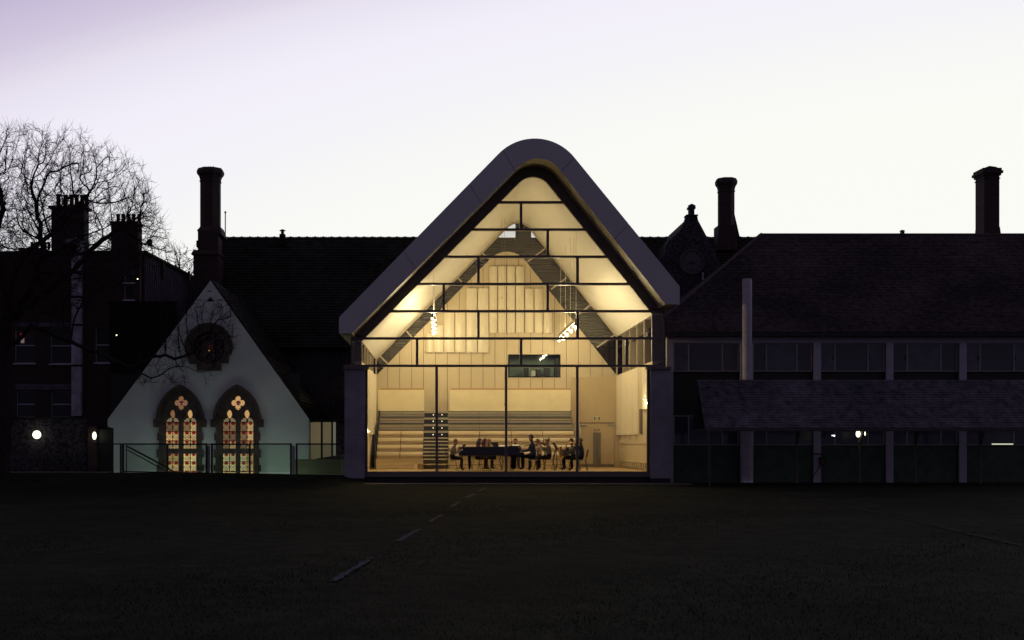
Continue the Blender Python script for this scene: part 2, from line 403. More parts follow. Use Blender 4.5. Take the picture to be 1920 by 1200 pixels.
for r, px in vert:
    z0, z1 = PZ(rows[r],0)+hw, PZ(rows[r-1],0)-hw
    MB().box(PX(px,0)-.05, PX(px,0)+.05, -.045, .115, z0, z1).build('mullion', M_dark, hall)
# clerestory corner posts
zc = PZ(686,0)+hw
MB().box(PX(658,0), PX(661,0), -.04, .11, zc, PZ(634.5,0)-hw).build('corner_post', M_dark, hall)
for r in (5, 6): MB().box(PX(1243.3,0), PX(1246,0), -.04, .11, PZ(rows[r],0)+hw, PZ(rows[r-1],0)-hw).build('corner_post', M_dark, hall)
# lower opening frame
zb = PZ(893,0); zt = PZ(686,0)-hw; zs = PZ(884.5,0)
for px in (819, 949, 1082.5):
    MB().box(PX(px,0)-.047, PX(px,0)+.047, -.045, .13, zs, zt).build('mullion', M_dark, hall)
MB().box(PX(685,0), PX(689.3,0), -.05, .13, zb, zt).build('side_frame', M_dark, hall)
MB().box(PX(1213,0), PX(1219,0), -.05, .13, zb, zt).build('side_frame', M_dark, hall)
MB().box(PX(689.3,0), PX(1213,0), -.05, .13, zb, zs).build('sill', M_dark, hall)
MB().box(PX(684,0), PX(1221,0), -.14, -.055, zb-.02, zb+.045).build('sill_drip', mat('sill_trim', (.19,.17,.16), .5), hall)
MB().box(PX(684,0), PX(1221,0), -.02, .10, -.3, zb-.02).build('plinth', mat('plinth_stone', (.06,.05,.05), .8, .2, 3), hall)
# glass panes
def pane(x0, x1, z0, z1): MB().box(x0, x1, .03, .045, z0, z1).build('pane', M_glass, hall)
def pane_poly(pts): MB().ext([pts], .03, .045).build('pane', M_glass, hall)
xb = [PX(v_,0) for v_ in (689.3, 819, 949, 1082.5, 1213)]
for a, b in zip(xb, xb[1:]): pane(a+.048, b-.048, zs+.001, zt-.001)
bars = {0: [], 1: [977], 2: [1027], 3: [897,1083], 4: [832,1027], 5: [897,1083], 6: [782,977,1175]}
for r in range(7):
    zlo = PZ(rows[r],0)+hw
    if r == 0:
        top = [p for p in FI if p[1] > zlo]
        pane_poly([(frx(rows[0]-2,'L'), zlo)]+[(x, z) for x, z in top]+[(frx(rows[0]-2,'R'), zlo)]); continue
    zhi = PZ(rows[r-1],0)-hw
    xa, xbm = (frx(rows[r]-2,'L'), frx(rows[r-1]+2,'L')), (frx(rows[r]-2,'R'), frx(rows[r-1]+2,'R'))
    if r == 6: xa = (PX(661.5,0),)*2
    if r >= 5: xbm = (PX(1243,0),)*2
    ed = [xa]+[(PX(p,0),)*2 for p in bars[r]]+[xbm]
    for a, b in zip(ed, ed[1:]):
        ia = .052 if a[0] == a[1] and a is not xa else .0; ib = .052 if b[0] == b[1] and b is not xbm else .0
        pane_poly([(a[0]+ia, zlo), (b[0]-ib, zlo), (b[1]-ib, zhi), (a[1]+ia, zhi)])
# pilasters: stone slabs with caps
for x0, x1, c0, c1 in ((646,683.5,644,691), (1220.5,1257,1213,1258.5)):
    z0 = PZ(897,-.4); z1 = PZ(692.5,-.4)
    hs = [z0+(z1-z0)*t for t in (0,.18,.36,.54,.72,.88,1)]
    for a, b in zip(hs, hs[1:]):
        MB().box(PX(x0,-.4), PX(x1,-.4), -.4, 0.35, a+.003, b-.003).build('pilaster_stone', M_stone, hall)
    MB().box(PX(x0,-.4)+.01, PX(x1,-.4)-.01, -.39, .34, z0, z1).build('pilaster_core', M_dark, hall)
    MB().box(PX(x0,-.4)-.01, PX(x1,-.4)+.01, -.42, .35, -.2, z0-.002).build('pilaster_foot', mat('foot_stone', (.05,.04,.045), .8), hall)
    MB().box(PX(c0,-.45), PX(c1,-.45), -.5, -.06, z1+.003, z1+.10).build('pilaster_cap', M_dark, hall)
# floor slab, side walls, rear wall
MB().box(XL-.15, XR+.15, .135, YB+.1, .10, FL).build('floor', M_floor, hall)
MB().box(XL, XR, .131, .30, FL+.001, FL+.012).build('floor_trim', mat('floor_trim', (.62,.50,.30), .4), hall)
WT = 4.76
MB().box(XL-.2, XL, .135, YB, FL, WT).build('side_wall', M_timber, hall)
MB().box(XR, XR+.2, .135, YB, FL, WT).build('side_wall', M_timber, hall)
for s_, X0, X1, E in ((-1, GXL, XL, EL), (1, XR, GXR, ER)):
    MB().box(X0, X1, .135, YB, WT+.002, WT+.05).build('clerestory_ledge', M_timber, hall)
    gx = GXL-.012 if s_ < 0 else GXR
    MB().box(gx, gx+.012, .135, YB, WT+.06, E-.05).build('clerestory_pane', M_glass, hall)
    MB().box(min(X0,X1)-.02, max(X0,X1)+.02, .135, YB, E+.005, E+.10).build('clerestory_head', M_plaster, hall)
    for fy in (.22, 2.1, 4.0, 6.1, 8.2):
        MB().box(X0+.015 if s_ < 0 else X0, X1 if s_ < 0 else X1-.015, fy, fy+.16, WT+.055, E-.002).build('fin', mat('fin_timber', (.34,.29,.21), .5, .08, 2, stretch=(6,6,.5)) if fy > 1 else M_dark, hall)
# rear gable wall of boards, cut to the arch
rearP = profile((704,705), 1.02, (1160,705), 1.235, 472, 14)
RW = world_prof(rearP, YB)
RW[0] = (XL+.02, RW[0][1]); RW[-1] = (XR-.02, RW[-1][1])
wx0, wx1, wz0, wz1 = PX(952.5,YB), PX(1051,YB), PZ(708,YB), PZ(664.5,YB)    # control room window
def top_at(x):
    for a, b in zip(RW, RW[1:]):
        if a[0] <= x <= b[0]: return a[1]+(b[1]-a[1])*(x-a[0])/(b[0]-a[0]+1e-9)
    return RW[0][1]
bx = [XL+.02]; x = XL+.02
while x < XR-.5: x += .565; bx.append(min(x, XR-.02))
if bx[-1] < XR-.02: bx.append(XR-.02)
for a, b in zip(bx, bx[1:]):
    xs_ = sorted(set([a+.010, b-.010]+[p[0] for p in RW if a+.010 < p[0] < b-.010]))
    top = [(x_, top_at(x_)) for x_ in xs_]
    if b > wx0 and a < wx1:
        aa, bb = a+.010, b-.010
        segs = []
        if aa < wx0: segs.append((aa, wx0))
        if bb > wx1: segs.append((wx1, bb))
        for u, v_ in segs: MB().box(u, v_, YB, YB+.06, wz0, wz1).build('wall_board', M_timber, hall)
        MB().box(aa, bb, YB, YB+.06, FL+.3, wz0-.002).build('wall_board', M_timber, hall)
        MB().ext([[(aa, wz1+.002), (bb, wz1+.002)]+top[::-1]], YB, YB+.06).build('wall_board', M_timber, hall)
    else:
        MB().ext([[(a+.010, FL), (b-.010, FL)]+top[::-1]], YB, YB+.06).build('wall_board', M_timber, hall)
cut = [(XL,FL),(XR,FL)]+[(x_, z_-.01) for x_, z_ in RW[::-1]]
MB().ext([cut, [(wx0,wz0),(wx1,wz0),(wx1,wz1),(wx0,wz1)]], YB+.07, YB+.2).build('rear_wall', mat('joint_board', (.10,.075,.05), .8), hall)
# glazed band round the rear gable: pale edge frame along the ceiling, mullions square to the slope, panes
C10 = ci
ringO = [(C10[0][0], WT)]+[p for p in C10]+[(C10[-1][0], WT)]
def inset(P, d):
    out = []
    for i, p in enumerate(P):
        a = np.array(P[max(i-1,0)]); b = np.array(P[min(i+1,len(P)-1)]); t = b-a; t = t/np.linalg.norm(t); out.append((p[0]+t[1]*d, p[1]-t[0]*d))
    return out
M_pale = mat('pale_frame', (.50,.44,.34), .5)
MB().strip(C10, inset(C10, .085), YB-.10, YB-.025+.03).build('band_frame', M_pale, hall, smooth=True)
MB().strip([(x_, z_) for x_, z_ in RW], [(x_, z_-.035) for x_, z_ in RW], YB-.035, YB-.002).build('wall_coping', M_timber, hall)
lo = [(XL, RW[0][1])]+RW+[(XR, RW[-1][1])]
lp = [(C10[0][0]+.0, WT)]+C10+[(C10[-1][0], WT)]+RW[::-1]
MB().ext([lp], YB+.08, YB+.095).build('band_glazing', glass_mat('tinted_glass', (.92,.91,.91), 2.4), hall)
def bar(p, q, w_, name='band_mullion', m=None):
    a, b = Vector((p[0],0,p[1])), Vector((q[0],0,q[1])); d = (b-a).normalized(); n = Vector((d.z,0,-d.x))*w_/2
    pts = [a-n, b-n, b+n, a+n]
    MB().ext([[(v_.x, v_.z) for v_ in pts]], YB-.06, YB-.01).build(name, m or M_pale, hall)
for (a, b) in [((903,474),(918,486)), ((857,520),(866,529)), ((762,621),(775,635)), ((709,664),(727,682)), ((1021,467),(989,491)), ((1062,521),(1033,543)), ((1107,572),(1080,593)), ((1155,626),(1119,651))]:
    bar((PX(a[0],YB),PZ(a[1],YB)), (PX(b[0],YB),PZ(b[1],YB)), .07)
MB().box(XL, XL+.07, YB-.06, YB-.01, WT, EL).build('band_mullion', M_pale, hall)
MB().box(XR-.07, XR, YB-.06, YB-.01, WT, ER).build('band_mullion', M_pale, hall)
# control room behind the rear window
M_teal = mat('teal_wall', (.26,.36,.32), .7, .08, 1)
MB().box(wx0-.4, wx1+.4, YB+1.5, YB+1.6, wz0-1.0, wz1+.3).build('control_room_wall', M_teal, hall)
MB().box(wx0-.4, wx1+.4, YB+.25, YB+1.5, wz1+.2, wz1+.3).build('control_room_ceiling', M_teal, hall)
MB().box(wx0-.4, wx1+.4, YB+.25, YB+1.5, wz0-.3, wz0-.2).build('control_room_floor', M_teal, hall)
for a_ in (wx0-.4, wx1+.3): MB().box(a_, a_+.1, YB+.25, YB+1.5, wz0-.2, wz1+.2).build('control_room_side', M_teal, hall)
MB().box(wx0, wx1, YB+.10, YB+.112, wz0, wz1).build('control_window_pane', M_glass, hall)
for (a, b, c, d, m) in [(.78,1.02,.0,.5,M_black),(.0,.10,0,.95,M_black),(1.35,1.62,.0,.42,M_black),(1.75,2.05,0,.5,M_black),(2.30,2.46,0,.95,M_black),(0.0,2.49,0,.10,M_black),(1.15,1.4,.12,.36,M_ivory)]:
    MB().box(wx0+a, wx0+b, YB+.6, YB+.75, wz0-.19, wz0+d).build('mixing_desk', m, hall)
for s0 in ((wx0-.03, wx0, wz0, wz1), (wx1, wx1+.03, wz0, wz1), (wx0-.03, wx1+.03, wz0-.03, wz0), (wx0-.03, wx1+.03, wz1, wz1+.03)):
    MB().box(s0[0], s0[1], YB-.03, YB-.002, s0[2], s0[3]).build('control_window_frame', M_timber, hall)

# acoustic panels: convex veneer shells
def shell_v(w_, h, d=.09, n=7, th=.012):
    mb = MB(); a = [(-w_/2+w_*i/n, -d*math.sin(math.pi*i/n)-.02) for i in range(n+1)]
    lp = a+[(w_/2, .0), (-w_/2, .0)]
    return mb.ext([lp], 0, h, 'z')
def acoustic(cx, y, z0, z1, w_, rot=0, d=.10):
    mb = shell_v(w_, z1-z0, d); M = Matrix.Translation((cx, y, z0)) @ Matrix.Rotation(rot, 4, 'Z'); mb.xf(M)
    mb.build('acoustic_panel', M_acou, hall)
yA = YB-.06
def acp(p0, p1, t, b): acoustic((PX(p0,yA)+PX(p1,yA))/2, yA, PZ(b,yA), PZ(t,yA), PX(p1,yA)-PX(p0,yA)-.03)
for p0, p1, t in [(917,933,500),(933.5,949.5,500),(950,966,500),(966.5,983,500),(984,1001,542),(1001.5,1018,542),(1018.5,1035.5,585)]: acp(p0, p1, t, 624)
for p0, p1, t in [(797,812,626),(812.5,832,610),(832.5,852.5,586),(853,873.5,586),(874,895,541),(895.5,916.5,541)]: acp(p0, p1, t, 661)
# convex panels on the side walls
for y0, y1, b in [(8.3,9.9,1.95),(6.7,8.25,1.95),(5.1,6.65,1.95),(3.6,5.05,1.95),(.9,2.4,2.95)]:
    acoustic(XR-.002, (y0+y1)/2, b, WT-.04, y1-y0-.16, -math.pi/2, .14)
for y0, y1, b in [(7.0,9.3,1.95),(4.4,6.8,1.95),(1.0,3.2,2.1)]:
    acoustic(XL+.002, (y0+y1)/2, b, WT-.04, y1-y0-.08, math.pi/2, .12)
# wall frames near the front on the right (dark slot, shelf light)
MB().box(XR-.05, XR-.003, 2.55, 3.1, 1.95, 3.0).build('wall_recess', mat('recess_brown', (.10,.07,.04), .6), hall)
MB().box(XR-.035, XR-.003, .6, 9.6, 1.55, 1.57).build('wall_rail', M_timber, hall)
# low grille on the right wall: back plate and vertical bars
MB().box(XR-.03, XR-.003, .4, 9.3, FL+.08, FL+.31).build('grille_back', mat('grille_dark', (.07,.05,.03), .6), hall)
for i in range(15):
    y0 = .42+i*.61; MB().box(XR-.05, XR-.031, y0, y0+.24, FL+.08, FL+.31).build('grille_bar', M_timber, hall)
for zz in (FL+.05, FL+.145, FL+.225, FL+.31): MB().box(XR-.055, XR-.004, .4, 9.4, zz, zz+.018).build('grille_rail', M_timber, hall)
MB().box(XL+.003, XL+.03, .4, 5, FL+.1, FL+.5).build('grille_back', M_bench, hall)
# lower rear wall: shelf rails, cream screens, door wall
for a, b in ((714,794),(845,1070)): MB().box(PX(a,9.8), PX(b,9.8), 9.72, 9.99, PZ(733,9.8), PZ(728,9.8)).build('wall_shelf', mat('shelf_wood', (.50,.33,.16), .5), hall)
cnt = 0
for a, b in ((709,795),(843,1070)):
    n = max(1, round((b-a)/38.0))
    for i in range(n):
        x0 = PX(a,8.9)+(PX(b,8.9)-PX(a,8.9))*i/n; x1 = PX(a,8.9)+(PX(b,8.9)-PX(a,8.9))*(i+1)/n
        MB().box(x0+.002, x1-.002, 8.88, 8.93, PZ(771,8.9), PZ(731,8.9)).build('cream_screen', M_cream, hall)
MB().box(PX(1070,9.7), XR-.003, 9.62, 9.66, PZ(793,9.64), PZ(707,9.64)).build('door_wall', M_doorw, hall)
MB().box(PX(1070,9.7), PX(1085,9.64), 9.62, 9.66, FL, PZ(793.3,9.64)).build('door_wall', M_doorw, hall)
MB().box(PX(1152.5,9.64), XR-.003, 9.62, 9.66, FL, PZ(793.3,9.64)).build('door_wall', M_doorw, hall)
yD = 9.64
for a, b, h0, h1, s_ in ((1085.5,1119.1,1112,1118.8,-1), (1119.9,1152,1120.2,1126.5,1)):
    dr = MB().box(PX(a,yD), PX(b,yD), 9.63, 9.67, FL+.01, PZ(793.6,yD)).build('door', M_doorw, hall)
    MB().box(PX(h0,yD), PX(h1,yD), 9.618, 9.629, PZ(874,yD), PZ(811,yD)).build('pull_plate', mat('dull_steel', (.17,.145,.12), .5), dr)
    MB().box(PX(a,yD)+.02, PX(b,yD)-.02, 9.62, 9.629, FL+.02, PZ(870,yD)).build('kick_plate', mat('dull_steel', (.17,.145,.12), .5), dr)
    kx = PX(1115.5 if s_ < 0 else 1123, yD)
    MB().tube([(kx, 9.628, PZ(806,yD)), (kx, 9.60, PZ(806,yD))], .035, 10).build('lock_disc', M_black, dr)
    cx = (PX(1088,yD), PX(1099,yD)) if s_ < 0 else (PX(1139,yD), PX(1150,yD))
    MB().box(cx[0], cx[1], 9.56, 9.629, PZ(797.5,yD), PZ(794.2,yD)).build('door_closer', M_steel, dr)
MB().box(PX(1085,yD), PX(1152.5,yD), 9.612, 9.619, PZ(793.6,yD)-.001, PZ(792.6,yD)+.01).build('door_head', mat('recess_brown', (.10,.07,.04), .6), hall)
# emergency sign with pictograms
sg = thing('exit_sign', 'small pale emergency exit sign with dark pictograms above the double doors', 'sign', (PX(1119,yD), 9.6, PZ(789,yD)))
MB().box(PX(1113,yD), PX(1125,yD), 9.595, 9.618, PZ(788,yD), PZ(781,yD)).build('plate', mat('sign_plate', (.70,.68,.52), .4), sg)
mk = MB(); z0 = PZ(787.3,yD); z1 = PZ(781.7,yD)
Md = mat('sign_ink', (.02,.07,.04), .5)
for a, b in ((1113.7,1116.3),(1121.7,1124.3)): mk.box(PX(a,yD), PX(b,yD), 9.588, 9.594, z0, z1)
mk.ball((PX(1119,yD), 9.59, z1-.015), .016, 8, 5); mk.box(PX(1118.4,yD), PX(1119.6,yD), 9.588, 9.594, z0+.06, z1-.03)
mk.hexa([(PX(1118.3,yD),9.588,z0),(PX(1118.9,yD),9.588,z0),(PX(1118.9,yD),9.594,z0),(PX(1118.3,yD),9.594,z0),(PX(1118.7,yD),9.588,z0+.06),(PX(1119.2,yD),9.588,z0+.06),(PX(1119.2,yD),9.594,z0+.06),(PX(1118.7,yD),9.594,z0+.06)])
mk.hexa([(PX(1119.6,yD),9.588,z0),(PX(1120.2,yD),9.588,z0),(PX(1120.2,yD),9.594,z0),(PX(1119.6,yD),9.594,z0),(PX(1118.9,yD),9.588,z0+.06),(PX(1119.4,yD),9.588,z0+.06),(PX(1119.4,yD),9.594,z0+.06),(PX(1118.9,yD),9.594,z0+.06)])
mk.build('pictogram', Md, sg)

# ------------------------------------------------------------------ retractable seating
seat = thing('tiered_seating', 'retractable timber tiered seating with a stepped aisle against the rear wall of the hall', 'seating', (1.5, 7, FL))
SX0, SX1, A0, A1 = -2.95, 5.88, -.90, .20
for i in range(8):
    y0 = 5.1+.5*i; z1 = .90+.31*i; zb_ = FL if i == 0 else z1-.31
    for a, b in ((SX0, A0), (A1, SX1)):
        n = 2 if a == SX0 else 4
        if i == 0:
            for q in range(3):
                MB().box(a, b, y0, y0+.03, FL+.012+q*.145, FL+.012+q*.145+.138).build('riser_board', M_bench, seat)
            MB().box(a, b, y0-.02, y0+.5, z1-.03, z1).build('tread', M_bench, seat); continue
        for q in range(n):
            xa, xc = a+(b-a)*q/n, a+(b-a)*(q+1)/n
            if i < 5:
                mb = MB(); h0, h1 = zb_+.002, z1-.0
                prof = [(y0-.045,h0+.125),(y0-.035,h0+.20),(y0+.01,h1-.012),(y0+.05,h1-.012),(y0+.02,h0+.125)]
                mb.ext([prof], xa+.014, xc-.014, 'x').build('bench_board', M_bench, seat)
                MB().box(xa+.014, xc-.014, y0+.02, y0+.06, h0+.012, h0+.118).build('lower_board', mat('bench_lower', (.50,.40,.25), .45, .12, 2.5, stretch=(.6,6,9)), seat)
            else:
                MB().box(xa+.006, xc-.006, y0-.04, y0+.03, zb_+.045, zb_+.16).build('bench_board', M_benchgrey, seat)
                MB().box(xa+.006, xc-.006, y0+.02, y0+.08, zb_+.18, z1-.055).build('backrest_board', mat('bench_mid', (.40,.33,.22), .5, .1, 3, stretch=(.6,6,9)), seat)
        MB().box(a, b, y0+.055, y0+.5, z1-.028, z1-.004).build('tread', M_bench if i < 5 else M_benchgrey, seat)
        MB().box(a+.002, b-.002, y0+.10, y0+.14, FL, z1-.03).build('riser', M_black, seat)
    # aisle steps
    if i > 3:
        rs = MB().box(A0+.004, A1-.004, y0+.02, y0+.06, zb_, z1-.04).build('aisle_riser', M_black, seat)
        for lx in (-.48, -.08):
            MB().tube([(lx, y0+.019, zb_+.13), (lx, y0+.0, zb_+.13)], .022, 8).build('step_light', mat('step_light', (.8,.8,.7), .4, emit=(1,.85,.55), es=2.5), rs)
        MB().box(A0+.004, A1-.004, y0-.02, y0+.5, z1-.10, z1-.01).build('aisle_tread', mat('tread_grey', (.36,.33,.27), .35, .1, 3), seat)
    else:
        for hstep in (0, 1):
            yy0 = y0-(.0 if hstep else .25)+.0; zz = (z1 if hstep else z1-.155)
            if i == 0 and not hstep: zz = .68
            MB().box(A0+.004, A1-.004, yy0+.04, yy0+.07, zz-(.15 if i or hstep else .2), zz-.045).build('aisle_riser', mat('riser_dark', (.05,.04,.03), .5), seat)
            MB().box(A0+.004, A1-.004, yy0-.01, yy0+.30, zz-.045, zz-.008).build('aisle_tread', mat('tread_metal', (.62,.56,.44), .3, .1, 3), seat)
    # black end cheek, left
    MB().box(SX0-.07, SX0-.004, y0-.02, y0+.5, FL, z1+.02).build('end_panel', M_black, seat)
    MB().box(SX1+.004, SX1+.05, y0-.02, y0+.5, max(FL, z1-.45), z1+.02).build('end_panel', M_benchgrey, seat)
# end handrails on the right
for y0 in (5.6, 6.6, 7.6):
    MB().tube([(SX1+.14, y0, FL), (SX1+.14, y0, .9+.31*(y0-5.1)/.5+.75)], .016, 6).build('rail_post', M_steel, seat)
MB().tube([(SX1+.14, 5.6, 1.95), (SX1+.14, 7.6, 3.2)], .018, 6).build('handrail', M_steel, seat)
for i in range(2):
    bxm = thing('wooden_box', ['small pale wooden box on the floor by the seating aisle', 'dark wooden box with metal corners beside the small pale box'][i], 'box', (PX((779,788)[i],4.7), 4.7, FL))
    x0 = PX((777,783)[i],4.7); x1 = PX((782.5,794)[i],4.7)
    MB().box(x0, x1, 4.6, 4.85, FL+.003, FL+(.20,.24)[i]).build('case', (M_cream, mat('box_brown', (.30,.19,.10), .5))[i], bxm)
    MB().box(x0-.005, x1+.005, 4.59, 4.86, FL+(.201,.241)[i], FL+(.215,.255)[i]).build('lid', M_bench, bxm)
    MB().box((x0+x1)/2-.02, (x0+x1)/2+.02, 4.575, 4.595, FL+.09, FL+.12).build('latch', M_steel, bxm)

# ------------------------------------------------------------------ lighting tracks inside the hall
WARM = (1.0, .795, .455)
def lamp(parent, loc, power, r=.05, color=WARM, name='bulb_light'):
    ld = bpy.data.lights.new(name, 'POINT'); ld.energy = power; ld.color = color; ld.shadow_soft_size = r
    o = bpy.data.objects.new(name, ld); COL.objects.link(o); o.location = loc
    o.parent = parent; o.matrix_parent_inverse = Matrix.Translation(-world_loc(parent)); return o
def ceil_z(x):
    for a, b in zip(ci, ci[1:]):
        if a[0] <= x <= b[0]: return a[1]+(b[1]-a[1])*(x-a[0])/(b[0]-a[0])
    return 8
M_hot = mat('hot_bulb', (1,1,1), .4, emit=(1.0,.80,.48), es=6)
TRK = [(-.42, 6.62, 'left', 1.2, 8.6), (5.35, 6.28, 'right', 1.0, 8.2)]
for tx, tz, side, ya, yb in TRK:
    tr = thing('track_light', 'suspended track of hot spotlights hanging near the %s slope of the hall ceiling' % side, 'light', (tx, 4.5, tz+.2), 'spotlight tracks in the hall')
    MB().box(tx-.09, tx+.09, ya-.1, yb+.1, tz+.16, tz+.30).build('housing', mat('track_housing', (.34,.28,.20), .5), tr)
    for j in range(4):
        yy_ = ya+.3+(yb-ya-.6)*j/3; MB().tube([(tx, yy_, tz+.30), (tx, yy_, ceil_z(tx)-.01)], .008, 5).build('cable', M_ivory, tr)
    for j in range(9):
        yy_ = ya+.1+(yb-ya-.2)*j/8; dx = (-.035, .035)[j % 2]
        h = MB().tube([(tx+dx, yy_, tz+.15), (tx+dx*1.4, yy_-.05, tz+.02)], [.045,.075], 10).build('spot_head', M_black if j == 0 else M_steel, tr)
        MB().ball((tx+dx*1.5, yy_-.06, tz-.01), .036, 10, 6).build('bulb', M_hot, h, smooth=True)
        lamp(tr, (tx+dx*1.5, yy_-.06, tz-.085), (41 if j > 2 else 64), .022)
        lamp(tr, (tx+dx, yy_, tz+.42), (11 if j > 2 else 16), .02)
for sx_, ly_, lz_, pw_, lb in ((XR-.17, .75, 3.36, 45, 'small bright wall light high on the right wall just inside the glass'), (XL+.10, .75, 2.25, 45, 'small bright wall light on the left wall just inside the glass')):
    wlt = thing('wall_light', lb, 'light', (sx_, ly_, lz_), 'lamps just inside the glass front')
    MB().box(sx_-.10, sx_+.10, ly_-.2, ly_+.2, lz_-.02, lz_+.02).build('body', M_steel, wlt)
    MB().box(sx_-.04, sx_+.04, ly_-.10, ly_+.10, lz_-.034, lz_-.021).build('diffuser', mat('wall_lamp_lit', (1,1,1), .4, emit=(1,.82,.5), es=1.6), wlt)
    d_ = -.35 if lz_ > 5 else -.2
    lamp(wlt, (sx_+(.0 if lz_ > 5 else (-.25 if sx_ > 0 else .25)), ly_, lz_+d_), pw_, .025)
    if lz_ > 5: MB().tube([(sx_, ly_, lz_+.02), (sx_, ly_, ceil_z(sx_)-.005)], .01, 5).build('stem', M_steel, wlt)
# hanging microphone lines
for (px, y1, py0, py1) in ((941, 5, 395, 560),(1076,3,430,585),(946,6,690,760)):
    mc = thing('hanging_microphone', {941:'thin microphone line hanging from the left of the ceiling apex',1076:'thin line hanging in front of the right spotlight track',946:'short dark cord hanging before the rear wall left of the control window'}[px], 'microphone', PP(px,py1,y1))
    x, z0, z1 = PX(px,y1), PZ(py1,y1), PZ(py0,y1)
    if px == 946: z1 = PZ(727, 9.75); 
    zc_ = ceil_z(x)-.005
    MB().tube([(x,y1,z0+.08),(x,y1,zc_)], .005, 4).build('line', M_benchgrey, mc)
    MB().tube([(x,y1,z0),(x,y1,z0+.08)], [.012,.016], 8).build('capsule', M_black, mc)

# ------------------------------------------------------------------ chairs, stands, piano
def make_chair(loc, label):
    t = thing('school_chair', label, 'chair', loc, 'black shell chairs on the hall floor', local=True)
    def part(mb, n, m, sm=False): 
        o = bpy.data.objects.new(n, mb.mesh(n, m, sm)); COL.objects.link(o); o.parent = t; return o
    mb = MB(); mb.ext([[(-.20,-.19),(.19,-.20),(.21,-.15),(.21,.15),(.19,.20),(-.20,.19)]], .435, .455, 'z'); part(mb, 'seat', mat('chair_seat', (.33,.27,.2), .5))
    mb = MB(); mb.hexa([(-.20,-.19,.56),(-.17,-.19,.56),(-.17,.19,.56),(-.20,.19,.56),(-.27,-.17,.86),(-.245,-.17,.86),(-.245,.17,.86),(-.27,.17,.86)]); part(mb, 'backrest', M_black)
    for sx in (-1, 1):
        for sy in (-1, 1):
            mb = MB(); mb.tube([(sx*.15, sy*.15, .435), (sx*.23, sy*.20, 0)], .013, 6); part(mb, 'leg', mat('chair_leg', (.11,.08,.05), .35, metal=.5))
    mb = MB(); mb.tube([(-.185,-.175,.22),(.185,-.175,.22)], .008, 5); mb.tube([(-.185,.175,.22),(.185,.175,.22)], .008, 5); part(mb, 'stretcher', mat('chair_leg', (.11,.08,.05), .35))
    for sy in (-.16, .16):
        mb = MB(); mb.tube([(-.17, sy, .44), (-.21, sy, .6), (-.25, sy, .8)], .011, 5); part(mb, 'back_upright', mat('chair_leg', (.11,.08,.05), .35))
    return t
def hpos(px, Y, z=0): return (PX(px, Y), Y, FL+.004+z)
chairs = [
 (847, 1.6, 0, 'black-backed chair under the player at the left end of the piano'),
 (893, 3.0, .2, 'chair under the player in the checked skirt behind the piano'),
 (906, 3.7, 0, 'chair of the middle player of the trio behind the piano'),
 (930, 3.5, math.pi, 'chair of the player in jeans behind the piano'),
 (873, 2.9, .3, 'empty chair seen beneath the tail of the piano'),
 (950, 3.2, 1.4, 'empty chair beneath the piano beside the second window mullion'),
 (966, 4.9, -1.57, 'chair behind the piano under the player who faces the glass'),
 (1012, 3.5, math.pi, 'chair of the rear violinist behind the pianist'),
 (1030, 2.3, math.pi, 'chair of the violinist in the grey sweater'),
 (1047, 3.9, 2.6, 'empty chair behind the tall music stand'),
 (1056, 3.0, 2.0, 'empty chair between the tall music stand and the saxophonist'),
 (1077, 2.0, math.pi, 'chair of the saxophonist by the right-hand mullion'),
 (1091, 1.5, 2.9, 'rightmost chair, black backed, beyond the right-hand mullion'),
]
ch0 = None
for px, Y, rz, lab in chairs:
    if ch0 is None: ch0 = make_chair(hpos(px, Y), lab); ch0.rotation_euler = (0,0,rz)
    else: dup(ch0, hpos(px, Y), rz, lab)

pn = thing('grand_piano', 'long black grand piano standing side-on in front of the seated players', 'piano', hpos(920, 2.4))
z0, zt_ = FL+.60, FL+.98
px0, px1 = PX(860,2.0), PX(983,2.0)
yn, yf = 2.0, 3.15
# curved case: straight bass side towards the glass, tail on the left
case = [(px0+.12,yn),(px1-.25,yn),(px1-.25,yf+.35),(px1-.9,yf+.35),(px1-1.3,yf+.1),(px1-1.7,yf-.35),(px0+.35,yf-.45),(px0+.08,yf-.62),(px0,yn+.32),(px0+.03,yn+.1)]
MB().ext([case], z0+.03, zt_-.035, 'z').build('case', M_piano, pn)
cs = [(x+(.015 if x > px0+1 else -.015), y+(-.012 if y < yn+.05 else .012)) for x, y in case]
MB().ext([cs], zt_-.03, zt_, 'z').build('lid', M_piano, pn)
MB().ext([[(x, y) for x, y in case]], z0, z0+.028, 'z').build('bottom_rim', mat('piano_rim_wood', (.12,.05,.02), .35), pn)
MB().box(px1-.62, px1-.28, yn-.03, yn-.002, z0+.0, zt_-.04).build('arm_block', M_piano, pn)
MB().box(px1-.24, px1, yn+.02, yf+.33, z0-.06, zt_-.24).build('key_bed', M_piano, pn)
mb = MB()
for i in range(44): mb.box(px1-.16, px1-.012, yn+.08+i*.0308, yn+.109+i*.0308, zt_-.238, zt_-.222)
mb.build('keyboard', M_ivory, pn)
MB().box(px1-.245, px1-.19, yn+.02, yf+.33, zt_-.238, zt_-.04).build('fallboard', M_piano, pn)
MB().box(px1-.60, px1-.22, yn+.3, yf+.1, zt_+.004, zt_+.03).build('music_desk', M_piano, pn)
for lx, ly in ((px1-.42,yn+.12),(px1-.42,yf+.22),(px0+.45,yn+.45)):
    lg = MB().tube([(lx,ly,z0+.01),(lx,ly,z0-.12),(lx,ly,FL+.07)], [.075,.06,.045], 10).build('leg', M_piano, pn)
    MB().ball((lx,ly,FL+.04), .036, 8, 5).build('castor', M_chrome, lg)
ly = (yn+yf)/2
MB().box(px1-.36, px1-.30, ly-.10, ly+.10, FL+.08, z0).build('pedal_lyre', M_piano, pn)
